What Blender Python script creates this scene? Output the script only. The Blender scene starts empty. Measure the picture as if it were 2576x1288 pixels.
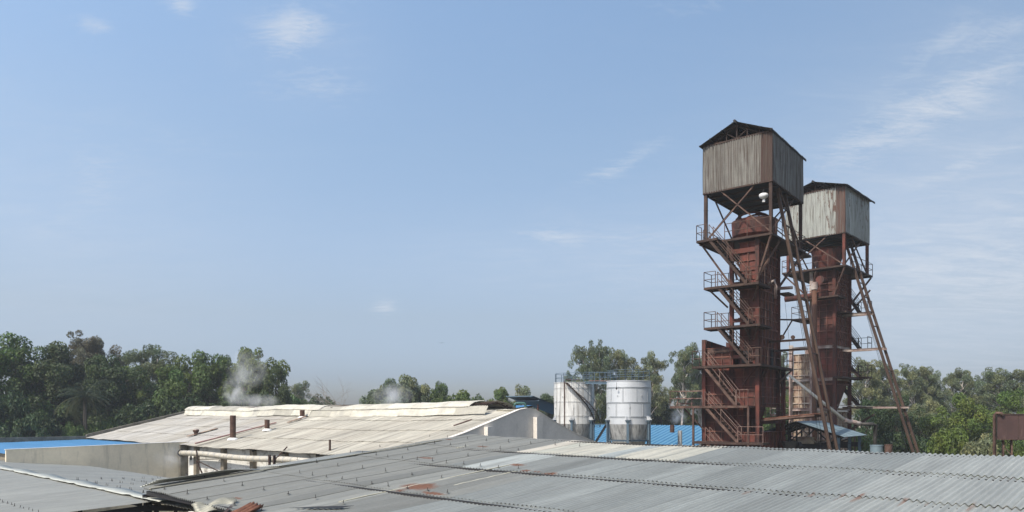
import bpy, math, random
from mathutils import Vector, Matrix
R = math.radians
# ---------------------------------------------------------------- camera, sky, sun, exposure
sc = bpy.context.scene
E = 8.5                      # eye height above the ground
F = 1825.0; CX = 1288.0; HY = 1045.0      # focal length / centre / horizon of the 2576 px wide photo
cam = bpy.data.objects.new("camera", bpy.data.cameras.new("camera"))
sc.collection.objects.link(cam)
cam.location = (0, 0, E); cam.rotation_euler = (R(90), 0, 0)
cam.data.sensor_width = 36; cam.data.lens = 36*F/2576; cam.data.shift_y = (HY-644)/2576
cam.data.clip_start = 0.1; cam.data.clip_end = 6000
sc.camera = cam
SUN_EL = 48.0; SX, SY = -0.70, -0.714      # horizontal direction towards the sun
sun = bpy.data.objects.new("sun", bpy.data.lights.new("sun", 'SUN'))
sc.collection.objects.link(sun)
sd = Vector((SX*math.cos(R(SUN_EL)), SY*math.cos(R(SUN_EL)), math.sin(R(SUN_EL))))
sun.rotation_euler = sd.to_track_quat('Z', 'Y').to_euler()
sun.data.energy = 3.3; sun.data.angle = R(0.6); sun.data.color = (1.0, 0.93, 0.82)
w = bpy.data.worlds.new("World"); sc.world = w; w.use_nodes = True
nt = w.node_tree; N = nt.nodes; L = nt.links
bg = N['Background']; bg.inputs[1].default_value = 0.14
sky = N.new('ShaderNodeTexSky'); sky.sky_type = 'NISHITA'; sky.sun_disc = False
sky.sun_elevation = R(SUN_EL); sky.sun_rotation = math.atan2(SX, SY)
sky.air_density = 1.0; sky.dust_density = 1.6; sky.ozone_density = 3.0; sky.altitude = 200
SKYTINT = (0.90, 0.97, 1.0)
def wm(op, a, b=None, c=None, clamp=False):
    n = N.new('ShaderNodeMath'); n.operation = op; n.use_clamp = clamp
    for i, x in enumerate((a, b, c)):
        if x is None: continue
        if isinstance(x, (int, float)): n.inputs[i].default_value = x
        else: L.new(x, n.inputs[i])
    return n.outputs[0]
tc = N.new('ShaderNodeTexCoord'); sep = N.new('ShaderNodeSeparateXYZ'); L.new(tc.outputs['Generated'], sep.inputs[0])
zz = wm('ADD', wm('MAXIMUM', sep.outputs[2], 0.0), 0.12)
lx = wm('DIVIDE', sep.outputs[0], zz); ly = wm('DIVIDE', sep.outputs[1], zz)   # high cloud layer, seen in perspective
cmb = N.new('ShaderNodeCombineXYZ'); L.new(lx, cmb.inputs[0]); L.new(ly, cmb.inputs[1])
mp = N.new('ShaderNodeMapping'); mp.inputs['Rotation'].default_value = (0, 0, R(28)); mp.inputs['Scale'].default_value = (1.6, 4.2, 1)
L.new(cmb.outputs[0], mp.inputs[0])
n1 = N.new('ShaderNodeTexNoise'); n1.inputs['Scale'].default_value = 2.2; n1.inputs['Detail'].default_value = 12; n1.inputs['Roughness'].default_value = 0.66; n1.inputs['Distortion'].default_value = 0.7
L.new(mp.outputs[0], n1.inputs['Vector'])
az = wm('ARCTAN2', sep.outputs[0], sep.outputs[1]); el = wm('ARCTANGENT', wm('DIVIDE', sep.outputs[2], wm('MAXIMUM', wm('SQRT', wm('ADD', wm('MULTIPLY', sep.outputs[0], sep.outputs[0]), wm('MULTIPLY', sep.outputs[1], sep.outputs[1]))), 0.01)))
def angs(px, py):
    a = math.atan2(px-CX, F); return a, math.atan2(HY-py, math.hypot(px-CX, F))
tot = None
for (px, py, sa, se, k, tilt) in [(740, 80, .055, .034, 1.0, -.35), (800, 195, .055, .028, .7, 0), (690, 215, .04, .018, .5, 0), (1570, 412, .055, .013, .9, -.4), (1500, 440, .04, .01, .6, -.3), (1390, 595, .06, .014, .8, .1), (1560, 600, .1, .014, .5, 0),
        (2330, 280, .13, .030, .9, -.3), (2170, 330, .05, .02, .7, -.3), (2350, 130, .06, .02, .6, -.4), (2500, 90, .05, .014, .7, -.2), (235, 455, .03, .04, .5, 0), (970, 772, .02, .012, .9, 0),
        (240, 65, .02, .010, .8, 0), (455, 12, .02, .012, .9, 0), (1760, 10, .08, .010, .5, 0), (2150, 410, .05, .010, .7, 0), (2420, 420, .06, .012, .6, -.2),
        (1800, 650, .25, .05, .35, 0), (2450, 660, .16, .07, .55, 0), (350, 350, .12, .03, .25, 0), (140, 575, .05, .02, .4, 0)]:
    a0, e0 = angs(px, py)
    da = wm('SUBTRACT', az, a0); de = wm('SUBTRACT', wm('SUBTRACT', el, e0), wm('MULTIPLY', da, -tilt))
    q = wm('ADD', wm('POWER', wm('ABSOLUTE', wm('DIVIDE', da, sa)), 2.0), wm('POWER', wm('ABSOLUTE', wm('DIVIDE', de, se)), 2.0))
    g = wm('MULTIPLY', wm('EXPONENT', wm('MULTIPLY', q, -1.0)), k)
    tot = g if tot is None else wm('MAXIMUM', tot, g)
n2 = N.new('ShaderNodeTexNoise'); n2.inputs['Scale'].default_value = 9.5; n2.inputs['Detail'].default_value = 7; n2.inputs['Roughness'].default_value = 0.68; n2.inputs['Distortion'].default_value = 1.2
L.new(mp.outputs[0], n2.inputs['Vector'])
nn = wm('ADD', wm('MULTIPLY', n1.outputs['Fac'], .5), wm('MULTIPLY', n2.outputs['Fac'], .5))
cl1 = wm('MULTIPLY', wm('MULTIPLY', wm('SUBTRACT', wm('ADD', nn, wm('MULTIPLY', tot, 0.17)), 0.53), 4.0, clamp=True), wm('ADD', wm('MULTIPLY', tot, 0.62), 0.03), clamp=True)
veil = None      # broad thin milky veils
for (px, py, sa, se, k) in [(2430, 660, .28, .16, .42), (1500, 640, .30, .06, .16), (150, 560, .22, .14, .16), (2500, 200, .20, .10, .14), (760, 120, .10, .06, .12)]:
    a0, e0 = angs(px, py); q = wm('ADD', wm('POWER', wm('ABSOLUTE', wm('DIVIDE', wm('SUBTRACT', az, a0), sa)), 2.0), wm('POWER', wm('ABSOLUTE', wm('DIVIDE', wm('SUBTRACT', el, e0), se)), 2.0))
    g = wm('MULTIPLY', wm('EXPONENT', wm('MULTIPLY', q, -1.0)), k); veil = g if veil is None else wm('ADD', veil, g)
cl = wm('ADD', cl1, wm('MULTIPLY', veil, wm('MULTIPLY', n1.outputs['Fac'], 1.7)), clamp=True)
tint = N.new('ShaderNodeMix'); tint.data_type = 'RGBA'; tint.blend_type = 'MULTIPLY'; tint.inputs[0].default_value = 1
rp = N.new('ShaderNodeValToRGB'); L.new(wm('DIVIDE', el, R(90)), rp.inputs[0]); rp.color_ramp.interpolation = 'LINEAR'   # milky summer air: pale low down, softer blue above
for k_, (e_, c_) in enumerate([(0, (.42, .44, .48)), (3, (.44, .45, .53)), (7.6, (.64, .57, .54)), (13, (.86, .77, .71)), (19.5, (1.07, .96, .88)), (29.3, (1.28, 1.20, 1.12)), (75, (1.7, 1.6, 1.45))]):
    el_ = rp.color_ramp.elements[k_] if k_ < 2 else rp.color_ramp.elements.new(e_/90); el_.position = e_/90; el_.color = (c_[0]*(1.03-.04*min(1, e_/20)), c_[1]*(.985+.012*min(1, e_/20)), c_[2]*(1.03-.09*min(1, e_/20)), 1)
side = wm('ADD', 1.06, wm('MULTIPLY', sep.outputs[0], -0.30))
sv = N.new('ShaderNodeVectorMath'); sv.operation = 'SCALE'; L.new(rp.outputs[0], sv.inputs[0]); L.new(side, sv.inputs['Scale'])
L.new(sky.outputs[0], tint.inputs[6]); L.new(sv.outputs[0], tint.inputs[7])
mixc = N.new('ShaderNodeMix'); mixc.data_type = 'RGBA'; L.new(cl, mixc.inputs[0]); L.new(tint.outputs[2], mixc.inputs[6]); mixc.inputs[7].default_value = (3.5, 3.7, 4.0, 1)
L.new(mixc.outputs[2], bg.inputs[0])
sc.view_settings.view_transform = 'Standard'; sc.view_settings.look = 'None'
sc.view_settings.exposure = 0.55; sc.view_settings.gamma = 1.0
sc.cycles.max_bounces = 6; sc.cycles.transparent_max_bounces = 8; sc.cycles.volume_bounces = 2
sc.cycles.use_denoising = True
# ---------------------------------------------------------------- helpers
rnd = random.Random(7)
COL = sc.collection
def V3(x, y, z): return Vector((x, y, z))
def ray(px, py): return Vector(((px-CX)/F, 1.0, (HY-py)/F))
def W(px, py, Y): r = ray(px, py)*Y; return Vector((r.x, r.y, r.z+E))
def Z(py, Y): return E+(HY-py)/F*Y
class Frame:
    def __init__(s, o, A, B): s.o = Vector((o[0], o[1], E)); s.A = Vector((A[0], A[1], 0)); s.B = Vector((B[0], B[1], 0)); s.U = Vector((0, 0, 1))
    def __call__(s, a, b, z): return s.o+s.A*a+s.B*b+s.U*z       # z relative to the eye
class MB:
    def __init__(s): s.v = []; s.f = []; s.c = []; s.uv = []; s.col = (1, 1, 1, 0); s.ats = False
    def face(s, pts, uv=None):
        i = len(s.v); s.v += [tuple(p) for p in pts]; s.f.append(tuple(range(i, i+len(pts)))); s.c += [s.col]*len(pts); s.uv += uv or [(0, 0)]*len(pts)
    def grid(s, pts, nu, nv, uvs=None, cols=None):
        i = len(s.v); s.v += [tuple(p) for p in pts]; s.c += cols or [s.col]*len(pts); s.uv += uvs or [(0, 0)]*len(pts)
        for a in range(nu-1):
            for b in range(nv-1):
                q = i+a*nv+b; s.f.append((q, q+1, q+nv+1, q+nv))
    def hexa(s, p):   # 8 points: bottom 0-3 ccw, top 4-7
        i = len(s.v); s.v += [tuple(x) for x in p]; s.c += [s.col]*8; s.uv += [(0, 0)]*8
        for f in ((3, 2, 1, 0), (4, 5, 6, 7), (0, 1, 5, 4), (1, 2, 6, 5), (2, 3, 7, 6), (3, 0, 4, 7)): s.f.append(tuple(i+k for k in f))
    def box(s, fr, a0, a1, b0, b1, z0, z1):
        s.hexa([fr(a0, b0, z0), fr(a1, b0, z0), fr(a1, b1, z0), fr(a0, b1, z0), fr(a0, b0, z1), fr(a1, b0, z1), fr(a1, b1, z1), fr(a0, b1, z1)])
    def beam(s, p, q, w=.1, h=None, up=(0, 0, 1)):
        h = h or w; d = (q-p).normalized(); up = Vector(up)
        if abs(d.dot(up)) > .98: up = Vector((.6, .8, 0))
        x = d.cross(up).normalized()*w/2; y = x.cross(d).normalized()*h/2
        s.hexa([p-x-y, p+x-y, p+x+y, p-x+y, q-x-y, q+x-y, q+x+y, q-x+y])
    def ibeam(s, p, q, w=.16, h=.2, up=(0, 0, 1), t=.02):
        d = (q-p).normalized(); up = Vector(up)
        if abs(d.dot(up)) > .98: up = Vector((.6, .8, 0))
        x = d.cross(up).normalized(); y = x.cross(d).normalized()
        s.beam(p+y*(h/2-t/2), q+y*(h/2-t/2), w, t, y); s.beam(p-y*(h/2-t/2), q-y*(h/2-t/2), w, t, y); s.beam(p, q, t, h-2*t, y)
    def tube(s, pts, r, n=8, r2=None, cap=True):
        pts = [Vector(p) for p in pts]; k = len(pts); i = len(s.v)
        for j, p in enumerate(pts):
            d = (pts[min(j+1, k-1)]-pts[max(j-1, 0)]).normalized(); up = Vector((0, 0, 1)) if abs(d.z) < .95 else Vector((0.3, 1, 0))
            x = d.cross(up).normalized(); y = x.cross(d); rr = r if r2 is None else r+(r2-r)*j/(k-1)
            for m in range(n):
                t = 2*math.pi*m/n; s.v.append(tuple(p+x*rr*math.cos(t)+y*rr*math.sin(t))); s.c.append(s.col); s.uv.append((0, 0))
        for j in range(k-1):
            for m in range(n): s.f.append((i+j*n+m, i+j*n+(m+1) % n, i+(j+1)*n+(m+1) % n, i+(j+1)*n+m))
        if cap: s.f.append(tuple(i+m for m in range(n))[::-1]); s.f.append(tuple(i+(k-1)*n+m for m in range(n)))
    def lathe(s, c, prof, n=32, axis=(0, 0, 1)):     # prof: (radius, height)
        ax = Vector(axis).normalized(); x = ax.orthogonal().normalized(); y = ax.cross(x); i = len(s.v)
        for (r, z) in prof:
            for m in range(n):
                t = 2*math.pi*m/n; s.v.append(tuple(c+ax*z+(x*math.cos(t)+y*math.sin(t))*max(r, .001))); s.c.append(s.col); s.uv.append((0, 0))
        for j in range(len(prof)-1):
            for m in range(n): s.f.append((i+j*n+m, i+j*n+(m+1) % n, i+(j+1)*n+(m+1) % n, i+(j+1)*n+m))
    def prism(s, pts, off):
        n = len(pts); off = Vector(off); s.face(pts[::-1]); s.face([p+off for p in pts])
        for k in range(n): s.face([pts[k], pts[(k+1) % n], pts[(k+1) % n]+off, pts[k]+off])
    def build(s, name, m, parent=None, smooth=False, loc=None):
        me = bpy.data.meshes.new(name)
        o0 = parent.location if parent is not None and parent.type == 'EMPTY' else Vector((0, 0, 0))
        if parent is not None and parent.type == 'MESH' and parent.parent is not None: o0 = parent.parent.location
        elif parent is not None and parent.type == 'MESH': o0 = parent.location
        if parent is None:
            o0 = Vector(loc) if loc is not None else s.base()
        me.from_pydata([(x-o0.x, y-o0.y, z-o0.z) for x, y, z in s.v], [], s.f)
        if s.ats:
            at = me.color_attributes.new("Col", 'FLOAT_COLOR', 'POINT'); at.data.foreach_set("color", [k for c in s.c for k in c])
            uv = me.uv_layers.new(name="UV"); flat = []
            li = [0]*len(me.loops); me.loops.foreach_get("vertex_index", li)
            for k in li: flat += s.uv[k]
            uv.data.foreach_set("uv", flat)
        if smooth: me.polygons.foreach_set("use_smooth", [True]*len(me.polygons))
        me.materials.append(m); me.update()
        o = bpy.data.objects.new(name, me); COL.objects.link(o)
        if parent is None: o.location = o0
        else: o.parent = parent
        return o
    def base(s):
        xs = [p[0] for p in s.v]; ys = [p[1] for p in s.v]; zs = [p[2] for p in s.v]
        return Vector(((min(xs)+max(xs))/2, (min(ys)+max(ys))/2, min(zs)))
def tag(o, label, cat, group=None, kind=None):
    if label: o['label'] = label
    if cat: o['category'] = cat
    if group: o['group'] = group
    if kind: o['kind'] = kind
    return o
def thing(name, loc, label, cat, group=None):
    o = bpy.data.objects.new(name, None); COL.objects.link(o); o.location = loc; o.empty_display_size = .3
    return tag(o, label, cat, group)
def beams(name, m, parent, items):
    for (p, q, wd) in items: mb = MB(); mb.beam(p, q, wd); mb.build(name, m, parent)
# ---------------------------------------------------------------- materials
def mat(name, base, rough=.7, metal=0.0, var=.25, vs=1.5, dark=None, rust=None, attr=False, streak=None, stretch=(1, 1, 1), bump=0.0, bs=20, spec=.4, fine=.0, rcol=(.12, .035, .018), coord='Object'):
    m = bpy.data.materials.new(name); m.use_nodes = True; t = m.node_tree; n = t.nodes; l = t.links
    p = n['Principled BSDF']; p.inputs['Roughness'].default_value = rough; p.inputs['Metallic'].default_value = metal; p.inputs['Specular IOR Level'].default_value = spec
    co = n.new('ShaderNodeTexCoord'); geo = n.new('ShaderNodeNewGeometry')
    src = geo.outputs['Position'] if coord == 'Object' else co.outputs['UV']
    mp = n.new('ShaderNodeMapping'); mp.inputs['Scale'].default_value = stretch; l.new(src, mp.inputs[0])
    def noise(scale, detail=6, rg=.6, vec=None, dist=0):
        q = n.new('ShaderNodeTexNoise'); q.inputs['Scale'].default_value = scale; q.inputs['Detail'].default_value = detail; q.inputs['Roughness'].default_value = rg; q.inputs['Distortion'].default_value = dist
        l.new(vec or mp.outputs[0], q.inputs['Vector']); return q.outputs['Fac']
    def ramp(x, a, b, c0=0.0, c1=1.0):
        q = n.new('ShaderNodeMapRange'); q.inputs[1].default_value = a; q.inputs[2].default_value = b; q.inputs[3].default_value = c0; q.inputs[4].default_value = c1; l.new(x, q.inputs[0]); return q.outputs[0]
    def mix(f, a, b, mode='MIX'):
        q = n.new('ShaderNodeMix'); q.data_type = 'RGBA'; q.blend_type = mode
        for i, x in ((0, f), (6, a), (7, b)):
            if isinstance(x, (int, float)): q.inputs[i].default_value = x
            elif isinstance(x, tuple): q.inputs[i].default_value = (*x[:3], 1)
            else: l.new(x, q.inputs[i])
        return q.outputs[2]
    def math_(op, a, b, cl=True):
        q = n.new('ShaderNodeMath'); q.operation = op; q.use_clamp = cl
        for i, x in ((0, a), (1, b)):
            if isinstance(x, (int, float)): q.inputs[i].default_value = x
            else: l.new(x, q.inputs[i])
        return q.outputs[0]
    c = base
    if attr:
        a = n.new('ShaderNodeVertexColor'); a.layer_name = 'Col'; c = mix(1.0, base, a.outputs['Color'], 'MULTIPLY')
    if dark is not None: c = mix(ramp(noise(vs), .35, .68), c, dark if isinstance(dark, tuple) else c)
    if attr and dark is not None: pass
    v = ramp(noise(vs*1.9, 8, .65), .25, .75, 1-var, 1+var)
    q = n.new('ShaderNodeVectorMath'); q.operation = 'SCALE'
    if isinstance(c, tuple): q.inputs[0].default_value = c[:3]
    else: l.new(c, q.inputs[0])
    l.new(v, q.inputs['Scale']); c = q.outputs[0]
    if fine:
        q = n.new('ShaderNodeVectorMath'); q.operation = 'SCALE'; l.new(c, q.inputs[0]); l.new(ramp(noise(vs*14, 4, .7), .25, .75, 1-fine, 1+fine), q.inputs['Scale']); c = q.outputs[0]
    if streak is not None:   # (stretch vector, colour, lo, hi)
        m2 = n.new('ShaderNodeMapping'); m2.inputs['Scale'].default_value = streak[0]; l.new(src, m2.inputs[0])
        c = mix(ramp(noise(1.0, 7, .62, m2.outputs[0], .3), streak[2], streak[3]), c, streak[1])
    if rust is not None:     # (scale, lo, hi, use attr)
        f = ramp(noise(rust[0], 9, .7, None, .4), rust[1], rust[2])
        if attr and len(rust) > 3:
            f = ramp(math_('ADD', noise(rust[0], 9, .68, None, .3), math_('MULTIPLY', a.outputs['Alpha'], rust[3], False), False), rust[1], rust[2])
        rc = mix(noise(rust[0]*5), rcol, tuple(x*2.6 for x in rcol)); c = mix(f, c, rc)
        l.new(math_('MULTIPLY', math_('SUBTRACT', 1.0, f), metal), p.inputs['Metallic'])
        l.new(ramp(f, 0, 1, rough, .9), p.inputs['Roughness'])
    l.new(c, p.inputs['Base Color'])
    if bump:
        b = n.new('ShaderNodeBump'); b.inputs['Strength'].default_value = bump; b.inputs['Distance'].default_value = .02; l.new(noise(bs, 5, .65), b.inputs['Height']); l.new(b.outputs[0], p.inputs['Normal'])
    return m
M = {}
M['roof_grey'] = mat('weathered_galvanised_roof', (.285, .288, .262), .52, .25, .16, .5, attr=True, coord='UV', stretch=(1, .25, 1), rust=(2.6, .84, 1.12, .40), rcol=(.085, .042, .028), streak=((4, .2, 1), (.215, .22, .205), .46, .80), bump=.25, bs=30, fine=.10)
M['roof_cream'] = mat('lime_dusted_cement_sheet', (.48, .455, .385), .85, 0, .24, .35, attr=True, coord='UV', stretch=(1, .5, 1), dark=(.35, .32, .265), streak=((3.2, .12, 1), (.17, .16, .14), .45, .74), bump=.3, bs=8, fine=.12)
M['roof_monitor'] = mat('lime_dusted_ridge_sheet', (.50, .48, .41), .85, 0, .25, .6, attr=True, coord='UV', streak=((1.2, .25, 1), (.27, .26, .25), .5, .9), fine=.1)
M['blue_roof'] = mat('blue_painted_sheet', (.05, .185, .37), .5, 0, .08, .5, attr=True, coord='UV', streak=((1, .2, 1), (.075, .22, .41), .5, .9))
M['cabin_sheet'] = mat('weathered_cladding_sheet', (.165, .163, .148), .6, .25, .22, .8, attr=True, coord='UV', rust=(1.4, .80, .90, .55), rcol=(.05, .028, .02), streak=((13, .35, 1), (.06, .042, .032), .42, .62), fine=.15)
M['cabin_sheet_pale'] = mat('pale_cladding_sheet', (.29, .30, .275), .55, .25, .2, .8, attr=True, coord='UV', rust=(2.2, .70, .74, .5), stretch=(2.6, .5, 1), rcol=(.055, .030, .022), streak=((10, .35, 1), (.12, .11, .095), .47, .66), fine=.15)
M['rust_red'] = mat('red_oxide_painted_steel', (.14, .034, .022), .75, .1, .45, .7, dark=(.062, .024, .018), streak=((2.2, 2.2, .5), (.030, .019, .016), .45, .68), fine=.15)
M['rust_rib'] = mat('dusty_edge_lit_red_rib', (.20, .085, .06), .8, .1, .3, 1.5, dark=(.10, .04, .028))  # paler than the panels: dust, plus light caught on rib edges, put into the colour
M['lime_rib'] = mat('limed_steel_rib', (.50, .44, .37), .85, 0, .25, 1.5, dark=(.25, .16, .12))
M['rust_dark'] = mat('dark_rusty_steel', (.030, .018, .015), .8, .15, .35, 1.2, dark=(.065, .036, .025), fine=.2)
M['rust_rail'] = mat('rusty_handrail_steel', (.13, .078, .058), .75, .2, .3, 2.0, dark=(.045, .022, .017))
M['rust_rail_pale'] = mat('paint_flaked_handrail_steel', (.19, .125, .10), .7, .1, .3, 2.0, dark=(.10, .052, .042))
M['hoist'] = mat('brown_hoist_rail_steel', (.050, .028, .020), .65, .3, .3, .7, dark=(.075, .046, .032))
M['pale_panel'] = mat('lime_stained_panel', (.36, .29, .21), .85, 0, .3, .8, dark=(.20, .11, .08), streak=((3, 3, 1.0), (.07, .03, .022), .48, .66), fine=.2)
M['lime_steel'] = mat('lime_stained_steel', (.42, .37, .33), .8, 0, .3, 1.0, dark=(.15, .07, .06), fine=.2)
M['tank_dirty'] = mat('stained_aluminium_paint', (.62, .62, .60), .5, .15, .08, .8, streak=((3.2, 3.2, .18), (.20, .185, .165), .49, .68), rust=(1.1, .69, .78), fine=.05, rcol=(.20, .13, .10))
M['tank_clean'] = mat('aluminium_paint', (.60, .62, .635), .42, .35, .06, .7, streak=((2, 2, .3), (.45, .46, .48), .58, .9), fine=.04)
M['tank_base'] = mat('grimy_galvanised_cone', (.50, .50, .49), .45, .35, .2, .8, streak=((4, 4, .3), (.16, .16, .16), .45, .7))
M['blue_steel'] = mat('blue_grey_painted_steel', (.085, .13, .17), .6, .1, .2, 2)
M['conc'] = mat('grey_cement_render', (.62, .58, .52), .9, 0, .14, .5, streak=((1.4, 1.4, .25), (.20, .19, .18), .58, .85), fine=.08, bump=.2, bs=10)
M['conc_dark'] = mat('stained_parapet_render', (.20, .18, .14), .9, 0, .3, 1.2, dark=(.09, .08, .065), fine=.15)
M['beige'] = mat('beige_cement_render', (.74, .65, .49), .9, 0, .12, .35, streak=((1.3, 1.3, .22), (.20, .18, .14), .55, .85), fine=.06, bump=.15, bs=8)
M['white'] = mat('limewashed_brick', (.66, .65, .61), .9, 0, .1, 1.0, streak=((.9, .9, 1.5), (.13, .115, .09), .52, .72), fine=.22, bump=.3, bs=14)
M['pilaster'] = mat('bare_concrete_pilaster', (.27, .23, .17), .9, 0, .2, 1.5, dark=(.15, .13, .10), fine=.15)
M['white_plain'] = mat('white_paint', (.74, .73, .70), .8, 0, .06, 2)
M['chimney'] = mat('rusted_flue_steel', (.060, .028, .020), .75, .2, .3, 2.5, dark=(.10, .055, .038))
M['lagging'] = mat('dusty_pipe_cladding', (.50, .46, .38), .55, .25, .2, 1.5, streak=((6, 6, 1), (.26, .24, .21), .5, .8), fine=.15)
M['green'] = mat('green_painted_steel', (.045, .11, .095), .5, 0, .15, 2)
M['slate'] = mat('slate_blue_roof_sheet', (.15, .20, .225), .5, .15, .15, .8, attr=True, coord='UV', fine=.08)
M['navy'] = mat('dark_blue_sheet', (.055, .085, .115), .6, .1, .2, 1, attr=True, coord='UV')
M['black'] = mat('black_steel', (.018, .017, .018), .7, .1, .3, 2)
M['rust_bright'] = mat('bright_rusted_sheet', (.11, .042, .027), .8, .1, .3, 2.0, attr=True, coord='UV', dark=(.22, .10, .06))
M['white_lamp'] = mat('white_enamel', (.70, .70, .68), .35, 0, .04, 4)
M['galv'] = mat('galvanised_steel', (.42, .44, .45), .4, .5, .15, 2)
M['bolt'] = mat('dark_bolt_steel', (.05, .045, .04), .6, .4, .2, 5)
M['ground'] = mat('dusty_earth', (.13, .11, .08), .95, 0, .25, .15, dark=(.10, .105, .06), fine=.15)
M['bark'] = mat('brown_bark', (.085, .068, .05), .9, 0, .3, 3)
M['bark_pale'] = mat('pale_eucalypt_bark', (.50, .47, .42), .8, 0, .2, 3, dark=(.24, .20, .17))
M['dead'] = mat('bare_grey_twig', (.20, .175, .15), .9, 0, .2, 3)
def leafmat(name, base, tr=.35, rough=.55):
    m = bpy.data.materials.new(name); m.use_nodes = True; t = m.node_tree; n = t.nodes; l = t.links; p = n['Principled BSDF']
    a = n.new('ShaderNodeVertexColor'); a.layer_name = 'Col'; oi = n.new('ShaderNodeObjectInfo')
    mx = n.new('ShaderNodeMix'); mx.data_type = 'RGBA'; mx.blend_type = 'MULTIPLY'; mx.inputs[0].default_value = 1; mx.inputs[6].default_value = (*base, 1); l.new(a.outputs['Color'], mx.inputs[7])
    hs = n.new('ShaderNodeHueSaturation'); l.new(mx.outputs[2], hs.inputs['Color'])
    mr = n.new('ShaderNodeMapRange'); mr.inputs[3].default_value = .47; mr.inputs[4].default_value = .52; l.new(oi.outputs['Random'], mr.inputs[0]); l.new(mr.outputs[0], hs.inputs['Hue'])
    mr2 = n.new('ShaderNodeMapRange'); mr2.inputs[3].default_value = 1.15; mr2.inputs[4].default_value = .85; l.new(oi.outputs['Random'], mr2.inputs[0]); l.new(mr2.outputs[0], hs.inputs['Value'])
    p.inputs['Roughness'].default_value = rough; p.inputs['Specular IOR Level'].default_value = .35; l.new(hs.outputs[0], p.inputs['Base Color'])
    tb = n.new('ShaderNodeBsdfTranslucent'); l.new(hs.outputs[0], tb.inputs[0]); ms = n.new('ShaderNodeMixShader'); ms.inputs[0].default_value = tr
    l.new(p.outputs[0], ms.inputs[1]); l.new(tb.outputs[0], ms.inputs[2]); l.new(ms.outputs[0], n['Material Output'].inputs[0])
    return m
M['leaf_broad'] = leafmat('broad_green_leaf', (.078, .125, .030))
M['leaf_dark'] = leafmat('dark_green_leaf', (.042, .074, .025))
M['leaf_euc'] = leafmat('grey_green_leaf', (.145, .175, .09))
M['leaf_brown'] = leafmat('brownish_leaf', (.11, .11, .065))
M['leaf_lime'] = leafmat('yellow_green_leaf', (.11, .155, .030))
M['leaf_palm'] = leafmat('palm_frond', (.042, .056, .026))
# ---------------------------------------------------------------- corrugated sheet field
def corr(mb, O, U, V, Nn, ulen, v0, v1, pitch, amp, sheet=0.8, seg=6, colf=None, zf=None, lift=.0, nu=2, u0=0.0, rustf=None, uvo=(0, 0), gap=.004):
    """sheets side by side: U runs along the flutes, V across them; u from u0 to u0+ulen"""
    mb.ats = True; v = v0; k = 0
    while v < v1-1e-6:
        ve = min(v+sheet, v1); n = max(2, round((ve-v)/pitch*seg)); c = colf(k, (v+ve)/2) if colf else (1, 1, 1); ru = rustf(k) if rustf else (0, 0); rsp = getattr(rustf, 'spots', None)
        tilt = rnd.uniform(-.5, .5)*lift*.35
        pts = []; uvs = []; cols = []
        for i in range(nu):
            fu = i/(nu-1); u = u0+ulen*fu
            for j in range(n+1):
                vv = v+(ve-v+.03)*j/n; z = amp*math.cos(2*math.pi*vv/pitch)+lift*(1-fu)+tilt*(1-fu)+(.006 if k % 2 else 0)
                if zf: z += zf(u, vv)
                pts.append(O+U*u+V*vv+Nn*z); uvs.append((vv+uvo[0], u+uvo[1])); rr = ru[0]*(1-fu)+ru[1]*fu
                if rsp: rr = max(rr, max(a_*math.exp(-((u-u_)/su)**2-((vv-v_)/sv_)**2) for (u_, v_, su, sv_, a_) in rsp))
                cols.append((c[0], c[1], c[2], rr))
        mb.grid(pts, nu, n+1, uvs, cols); v = ve; k += 1
def tone(g, w=0.0, j=.06):
    x = g*(1+rnd.uniform(-j, j)); return (x*(1+w), x, x*(1-w))
# ---------------------------------------------------------------- ground
g = MB(); g.face([V3(-1500, -300, 0), V3(1500, -300, 0), V3(1500, 3000, 0), V3(-1500, 3000, 0)])
tag(g.build('ground', M['ground'], loc=(0, 0, 0)), 'flat dusty earth of the factory yard', None, kind='structure')
# ================================================================ foreground shed roof
D = Vector((.688, .7257, 0)); RR = Vector((-.7257, .688, 0)); UP = Vector((0, 0, 1)); h = 1.15
SL = .101
UR = 21.04*h     # d-coordinate of the ridge
def sag(v): q = max(0, v-14*h/1.15)/10.0; return .15*q*q if q < 1.2 else .15*1.44
def RP(u, v, z=0): return D*(UR+u)+RR*v+Vector((0, 0, E-h+SL*u+sag(v)+z))
roof = thing('shed_roof', RP(-6, 12, -2), 'large grey corrugated roof filling the foreground, with cream sheets at its far edge', 'roof')
laps = [0.0, -3.0*h, -6.1*h, -9.6*h, -13.1*h]
nrm = (UP-D*SL).normalized(); Ud = (D+UP*SL)
V0, V1 = -4.5, 25.7
def roof_uv(px, py):
    q = ray(px, py); nz = UP-D*SL; P0 = RP(0, 0)-UP*sag(0); t = (P0-Vector((0, 0, E))).dot(nz)/q.dot(nz); p = q*t; return p.dot(D)-UR, p.dot(RR)
SPOTS = []
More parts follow.
